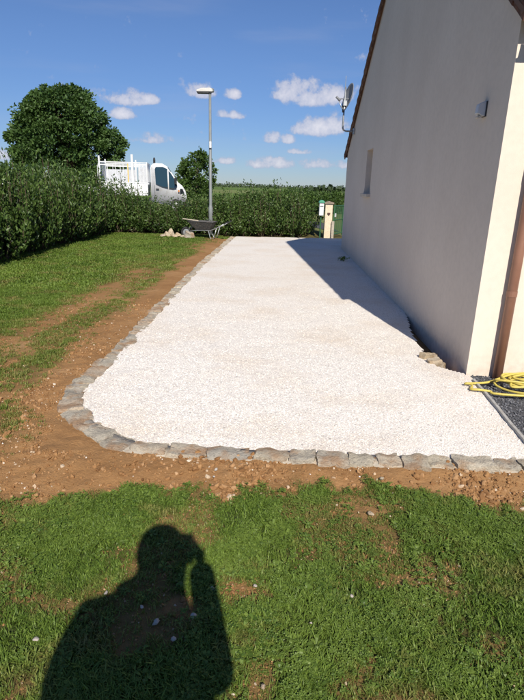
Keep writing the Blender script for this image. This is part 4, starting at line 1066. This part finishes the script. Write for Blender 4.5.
for sgn in (-1, 1):
    fr = MB().tube([(-.62, sgn*.08, .20), (-.25, sgn*.17, .28), (.30, sgn*.22, .30), (.55, sgn*.27, .42), (.90, sgn*.30, .62)], .016, 8).build('handle', M['steel'], wb, smooth=True)
    MB().tube([(.78, sgn*.293, .55), (.93, sgn*.302, .64)], .021, 8).build('grip', M['black'], fr)
    MB().tube([(.22, sgn*.22, .30), (.30, sgn*.24, .02), (.42, sgn*.24, .02), (.52, sgn*.26, .40)], .014, 8).build('leg', M['steel'], wb, smooth=True)
    MB().tube([(-.58, sgn*.075, .19), (-.36, sgn*.20, .50)], .011, 6).build('brace', M['steel'], wb)
whl = MB().tube([(-.62+.155*math.cos(a), 0, .195+.155*math.sin(a)) for a in np.linspace(0, 6.283, 25)[:-1]], .042, 10, closed=True).build('wheel', M['rubber'], wb, smooth=True)
MB().lathe([(.02, -.05), (.04, -.03), (.12, -.02), (.12, .02), (.04, .03), (.02, .05)], (-.62, 0, .195), 14, (R(90), 0, 0)).build('hub', M['steel'], whl)
# stone lying against the wheel and a board across the tray
o = link_mesh('stone', block_mesh('stone', .30, .22, .22, 951, M['kerb'], 3, .02, .3), None); o.location = (wb.location.x-.42, 16.50, wb.location.z+.09); o.rotation_euler = (.1, .3, .2); tag(o, 'large grey stone leaning by the wheelbarrow wheel', 'stone', 'rubble stones by the wheelbarrow')
o = MB().box((0, 0, 0), (.50, .09, .03), (0, .12, .25)).build('board', M['wood'], None, bevel=.004); o.location = (wb.location.x-.40, 16.62, wb.location.z+.575); tag(o, 'short pale wooden board laid across the front of the wheelbarrow', 'board')
heap = [(163, 237, .30, .24, .20, 'leftmost pale stone of the rubble heap by the wheelbarrow'), (168, 236, .28, .25, .30, 'tall pointed pale stone in the rubble heap'), (174, 237.5, .32, .22, .20, 'flat tan stone at the front middle of the rubble heap'), (178, 236, .26, .24, .26, 'tan stone upper right in the rubble heap'), (183, 237.5, .34, .22, .17, 'low tan stone at the right end of the rubble heap'), (171, 235, .24, .2, .44, 'stone topping the middle of the rubble heap')]
for i, (px_, py_, L, W, H, lb) in enumerate(heap):
    p = on_ground(px_, py_); p.y = 16.75+(237-py_)*.12; p.x = at_depth(px_, py_, p.y).x
    o = link_mesh('rubble_stone', rock_mesh('rubble_stone', 970+i, M['rubble'], 2, (1, .8, .8), .3), None); H *= .72; o.scale = (L, W*1.1, H*1.1); o.location = (p.x, p.y, float(ground_z(p.x, p.y))+H*.34); o.rotation_euler = (rs.uniform(-.3, .3), rs.uniform(-.3, .3), rs.uniform(0, 3))
    tag(o, lb, 'stone', 'rubble stones by the wheelbarrow')

# ------------------------------------------------------------------ gate corner
YG = 18.3; g0 = at_depth(327, 236, YG)
gz = float(ground_z(g0.x, YG))
pil = empty('gate_pillar', (g0.x, YG, gz)); tag(pil, 'short cream gate pillar with brown cap at the end of the hedge', 'pillar')
gh = at_depth(328, 204, YG).z-gz
MB().box((0, 0, gh/2-.04), (.25, .25, gh+.08)).build('shaft', M['pillar'], pil, bevel=.008)
MB().add([(-.16, -.16, gh), (.16, -.16, gh), (.16, .16, gh), (-.16, .16, gh), (-.16, -.16, gh+.05), (.16, -.16, gh+.05), (.16, .16, gh+.05), (-.16, .16, gh+.05), (0, 0, gh+.10)], [(3, 2, 1, 0), (0, 1, 5, 4), (1, 2, 6, 5), (2, 3, 7, 6), (3, 0, 4, 7), (4, 5, 8), (5, 6, 8), (6, 7, 8), (7, 4, 8)]).build('cap', M['cap'], pil)
MB().prism([(-.05, .02), (0, -.04), (.05, .02), (.05, .06), (-.05, .06)], 'y', -.150, -.126).build('bell_plate', M['maroon'], pil, bevel=.004).location = (.0, 0, gh*.70)
m0 = at_depth(321.3, 210, YG-.15); mbx = empty('letterbox', (m0.x, YG-.15, gz)); tag(mbx, 'white post box with domed green lid left of the gate pillar', 'letterbox')
lh = at_depth(321, 201, YG-.15).z-gz
MB().box((0, 0, lh-.27), (.15, .20, .42)).build('body', M['whitebar'], mbx, bevel=.01)
MB().prism([(-.10, lh-.06)]+[(.10*math.cos(a), lh-.06+.09*math.sin(a)) for a in np.linspace(math.pi*.92, .25, 8)]+[(.10, lh-.06)], 'y', -.13, .13).build('lid', M['lidgreen'], mbx, bevel=.008)
MB().tube([(0, 0, -.1), (0, 0, lh-.45)], .025, 8).build('post', M['green'], mbx)
MB().box((0, -.104, lh-.17), (.11, .008, .025)).build('slot', M['black'], mbx)
gt0 = at_depth(333.2, 230, YG-.05); gt = empty('garden_gate', (gt0.x, YG-.05, gz), R(62)); tag(gt, 'green metal garden gate swung open beside the cream pillar', 'gate')
GH = at_depth(334, 205, YG).z-gz
for x_ in (.0, .92): MB().tube([(x_, 0, .05 if x_ else -.1), (x_, 0, GH)], .028, 8).build('gate_post', M['green'], gt)
for z_ in (.14, GH*.55, GH-.03): MB().tube([(0, 0, z_), (.92, 0, z_)], .018, 8).build('gate_rail', M['green'], gt)
for i in range(1, 9): MB().tube([(i*.102, 0, .14), (i*.102, 0, GH-.03)], .010, 6).build('gate_bar', M['green'], gt)
MB().box((.04, -.035, GH*.70), (.12, .012, .12)).build('plate', M['whitebar'], gt)
wp = at_depth(332.3, 233, YG-.2); o = MB().box((0, 0, .28), (.09, .09, .62)).build('wooden_stake', M['wood'], None, bevel=.006); o.location = (wp.x, YG-.2, gz); tag(o, 'short wooden stake standing at the foot of the gate pillar', 'stake')

# weed tuft at the foot of the gable wall
wx, wy = 1.90, 12.1; V, F = leaf_batch(np.random.default_rng(3).normal(0, .05, (90, 3))*np.array([1.3, 1.5, .4])+np.array([0, 0, .05]), np.random.default_rng(4).normal(size=(90, 3))+np.array([-.2, 0, .8]), np.full(90, .085), .3)
wd = link_mesh('weed', np_mesh('weed', V, F), M['weed']); wd.scale = (.7, .7, .7); wd.location = (wx-.05, wy, 0); tag(wd, 'small dark weed growing at the foot of the shaded gable wall', 'weed')

# pale stones lying in the near grass and soil
PEB = [(36, 638, .030, 'small pale stone in the sunlit grass at far left beside the shadow'), (106, 592, .028, 'pale stone on the edge of the shadow shoulder'), (142, 606, .024, 'small pale stone in the shadow just below the neck'), (156, 621, .042, 'largest pale stone in the middle of the shadow chest'), (174, 638, .034, 'pale stone lowest in the shadow chest'), (193, 615, .036, 'pale stone in the shadow arm beside the lit gap'), (212, 588, .034, 'pale stone in sunlit grass right of the shadow arm'), (255, 585, .026, 'small pale stone in the bare patch right of the shadow'), (216, 467, .040, 'white stone on the brown soil below the border'), (214, 474, .026, 'tiny white stone just below the white one on the soil'), (382, 476, .040, 'tan pebble on the soil at right below the border'), (352, 595, .028, 'pale pebble alone in the right hand grass'), (311, 622, .016, 'tiny white pebble in the lower middle grass'), (263, 685, .026, 'tan pebble in the grass near the bottom middle'), (371, 513, .050, 'flat tan stone in the bare patch at the lawn edge')]
for i, (px_, py_, s_, lb) in enumerate(PEB):
    p = on_ground(px_, py_, -.05); zz = float(ground_z(p.x, p.y)); p = on_ground(px_, py_, zz+.02)
    o = link_mesh('pebble', rock_mesh('pebble', 1000+i, M['pebble'] if 'tan' not in lb else M['rubble'], 2, (1, .8, .6), .3, True), None); s_ *= .8; o.scale = (s_, s_, s_); o.location = (p.x, p.y, zz+(.016 if py_ > 500 else .004)); o.rotation_euler = (0, 0, i*1.3); tag(o, lb, 'stone', 'pale stones in grass and soil')

# ------------------------------------------------------------------ the photographer, who stands behind the lens and throws the shadow
per = empty('person', (-.14, -.30, -.06)); tag(per, 'person in dark shirt holding up a phone, seen as a shadow on the grass', 'person')
def skin_mesh(name, verts, edges, radii, root, mats, parent, sub=2):
    me = bpy.data.meshes.new(name); me.from_pydata(verts, edges, [])
    o = bpy.data.objects.new(name, me); C.objects.link(o); o.parent = parent
    o.location = -parent.location
    md = o.modifiers.new('skin', 'SKIN'); md.use_smooth_shade = True
    for i, r_ in enumerate(radii): me.skin_vertices[0].data[i].radius = r_ if isinstance(r_, tuple) else (r_, r_); me.skin_vertices[0].data[i].use_root = (i == root)
    sb = o.modifiers.new('smooth', 'SUBSURF'); sb.levels = sub; sb.render_levels = sub
    dg = bpy.context.evaluated_depsgraph_get(); ev = bpy.data.meshes.new_from_object(o.evaluated_get(dg)); o.modifiers.clear(); o.data = ev
    for m_ in mats: ev.materials.append(m_)
    ev.shade_smooth()
    return o
bv = [(-.09, -.34, .95), (-.06, -.33, 1.12), (-.09, -.30, 1.28), (-.13, -.27, 1.40), (-.095, -.24, 1.51), (-.06, -.19, 1.585), (-.050, -.14, 1.66), (-.055, -.17, 1.765), (-.055, -.18, 1.845),
      (-.33, -.27, 1.475), (-.375, -.28, 1.34), (-.380, -.27, 1.21), (-.33, -.10, 1.06), (-.25, .02, 1.08),
      (.06, -.25, 1.41), (.115, -.16, 1.25), (.135, -.07, 1.12), (.115, -.03, 1.30), (.100, -.022, 1.475), (.098, -.022, 1.555),
      (-.24, -.34, .88), (-.25, -.30, .47), (-.26, -.34, .06), (-.28, -.20, -.015), (-.04, -.34, .88), (-.03, -.30, .47), (-.02, -.34, .06), (.0, -.20, -.015)]
be = [(0, 1), (1, 2), (2, 3), (3, 4), (4, 5), (5, 6), (6, 7), (7, 8), (3, 9), (9, 10), (10, 11), (11, 12), (12, 13), (3, 14), (14, 15), (15, 16), (16, 17), (17, 18), (18, 19), (0, 20), (20, 21), (21, 22), (22, 23), (0, 24), (24, 25), (25, 26), (26, 27)]
br = [(.26, .26), (.30, .30), (.28, .24), (.19, .13), (.135, .11), .106, (.122, .13), (.132, .132), (.095, .10), (.095, .095), (.080, .08), (.070, .07), (.045, .045), (.034, .034), (.105, .10), .075, .068, .064, .062, .060, .11, .075, .055, .045, .11, .075, .055, .045]
body = skin_mesh('body', bv, be, br, 0, [M['shirt'], M['skin'], M['trousers']], per)
for p_ in body.data.polygons:
    c_ = p_.center
    if c_.z > 1.52 or (c_.x > .07 and c_.y > -.10) or (c_.y > -.2 and c_.x < -.2 and .95 < c_.z < 1.3): p_.material_index = 1
    elif c_.z < .98: p_.material_index = 2
hv = MB().lathe([(.02, .112), (.07, .10), (.108, .06), (.118, .0), (.112, -.05), (.10, -.08)], (0, 0, 0), 18).build('hair', M['hair'], per, smooth=True)
hv.location = Vector((-.055, -.19, 1.755))-per.location; hv.scale = (1.0, 1.08, 1.05); hv.rotation_euler = (R(18), 0, 0)
# hand: palm and five fingers closed round the phone
pv = [(.098, -.022, 1.555), (.095, -.022, 1.61), (.092, -.02, 1.64)]; pe = [(0, 1), (1, 2)]; prr = [.030, (.022, .036), (.020, .036)]
for (z_, ln_) in ((1.665, .9), (1.645, 1.0), (1.622, .95), (1.60, .8)):
    b0 = len(pv); pv += [(.090, -.035, z_), (.070, -.050, z_+.004), (.048, -.046, z_+.006), (.040, -.040, z_+.006)]; pe += [(2, b0), (b0, b0+1), (b0+1, b0+2), (b0+2, b0+3)]; prr += [.010, .0088, .0080, .0070]
b0 = len(pv); pv += [(.088, -.008, 1.62), (.080, -.001, 1.65), (.076, -.004, 1.675)]; pe += [(1, b0), (b0, b0+1), (b0+1, b0+2)]; prr += [.012, .010, .009]
skin_mesh('hand', pv, pe, prr, 0, [M['skin']], per, 1)
lv = [(-.25, .02, 1.08), (-.21, .07, 1.085), (-.18, .10, 1.09)]; le = [(0, 1), (1, 2)]; lr = [.032, (.036, .02), (.034, .018)]
for q_ in range(4):
    b0 = len(lv); lv += [(-.165+.0*q_, .115-.0*q_, 1.115-.018*q_), (-.14, .13, 1.108-.018*q_), (-.12, .125, 1.10-.018*q_)]; le += [(2, b0), (b0, b0+1), (b0+1, b0+2)]; lr += [.0095, .0085, .0075]
b0 = len(lv); lv += [(-.19, .085, 1.12), (-.165, .10, 1.14)]; le += [(1, b0), (b0, b0+1)]; lr += [.011, .009]
skin_mesh('hand', lv, le, lr, 0, [M['skin']], per, 1)
ph = MB().box((0, 0, 0), (.078, .009, .165)).build('phone', M['black'], None, bevel=.004); ph.location = (.034, -.031, 1.698); ph.rotation_euler = (R(-8), R(3), 0)
per.scale = (1, 1, 1.03)
tag(ph, 'black phone held up at face height, visible only in the shadow', 'phone')
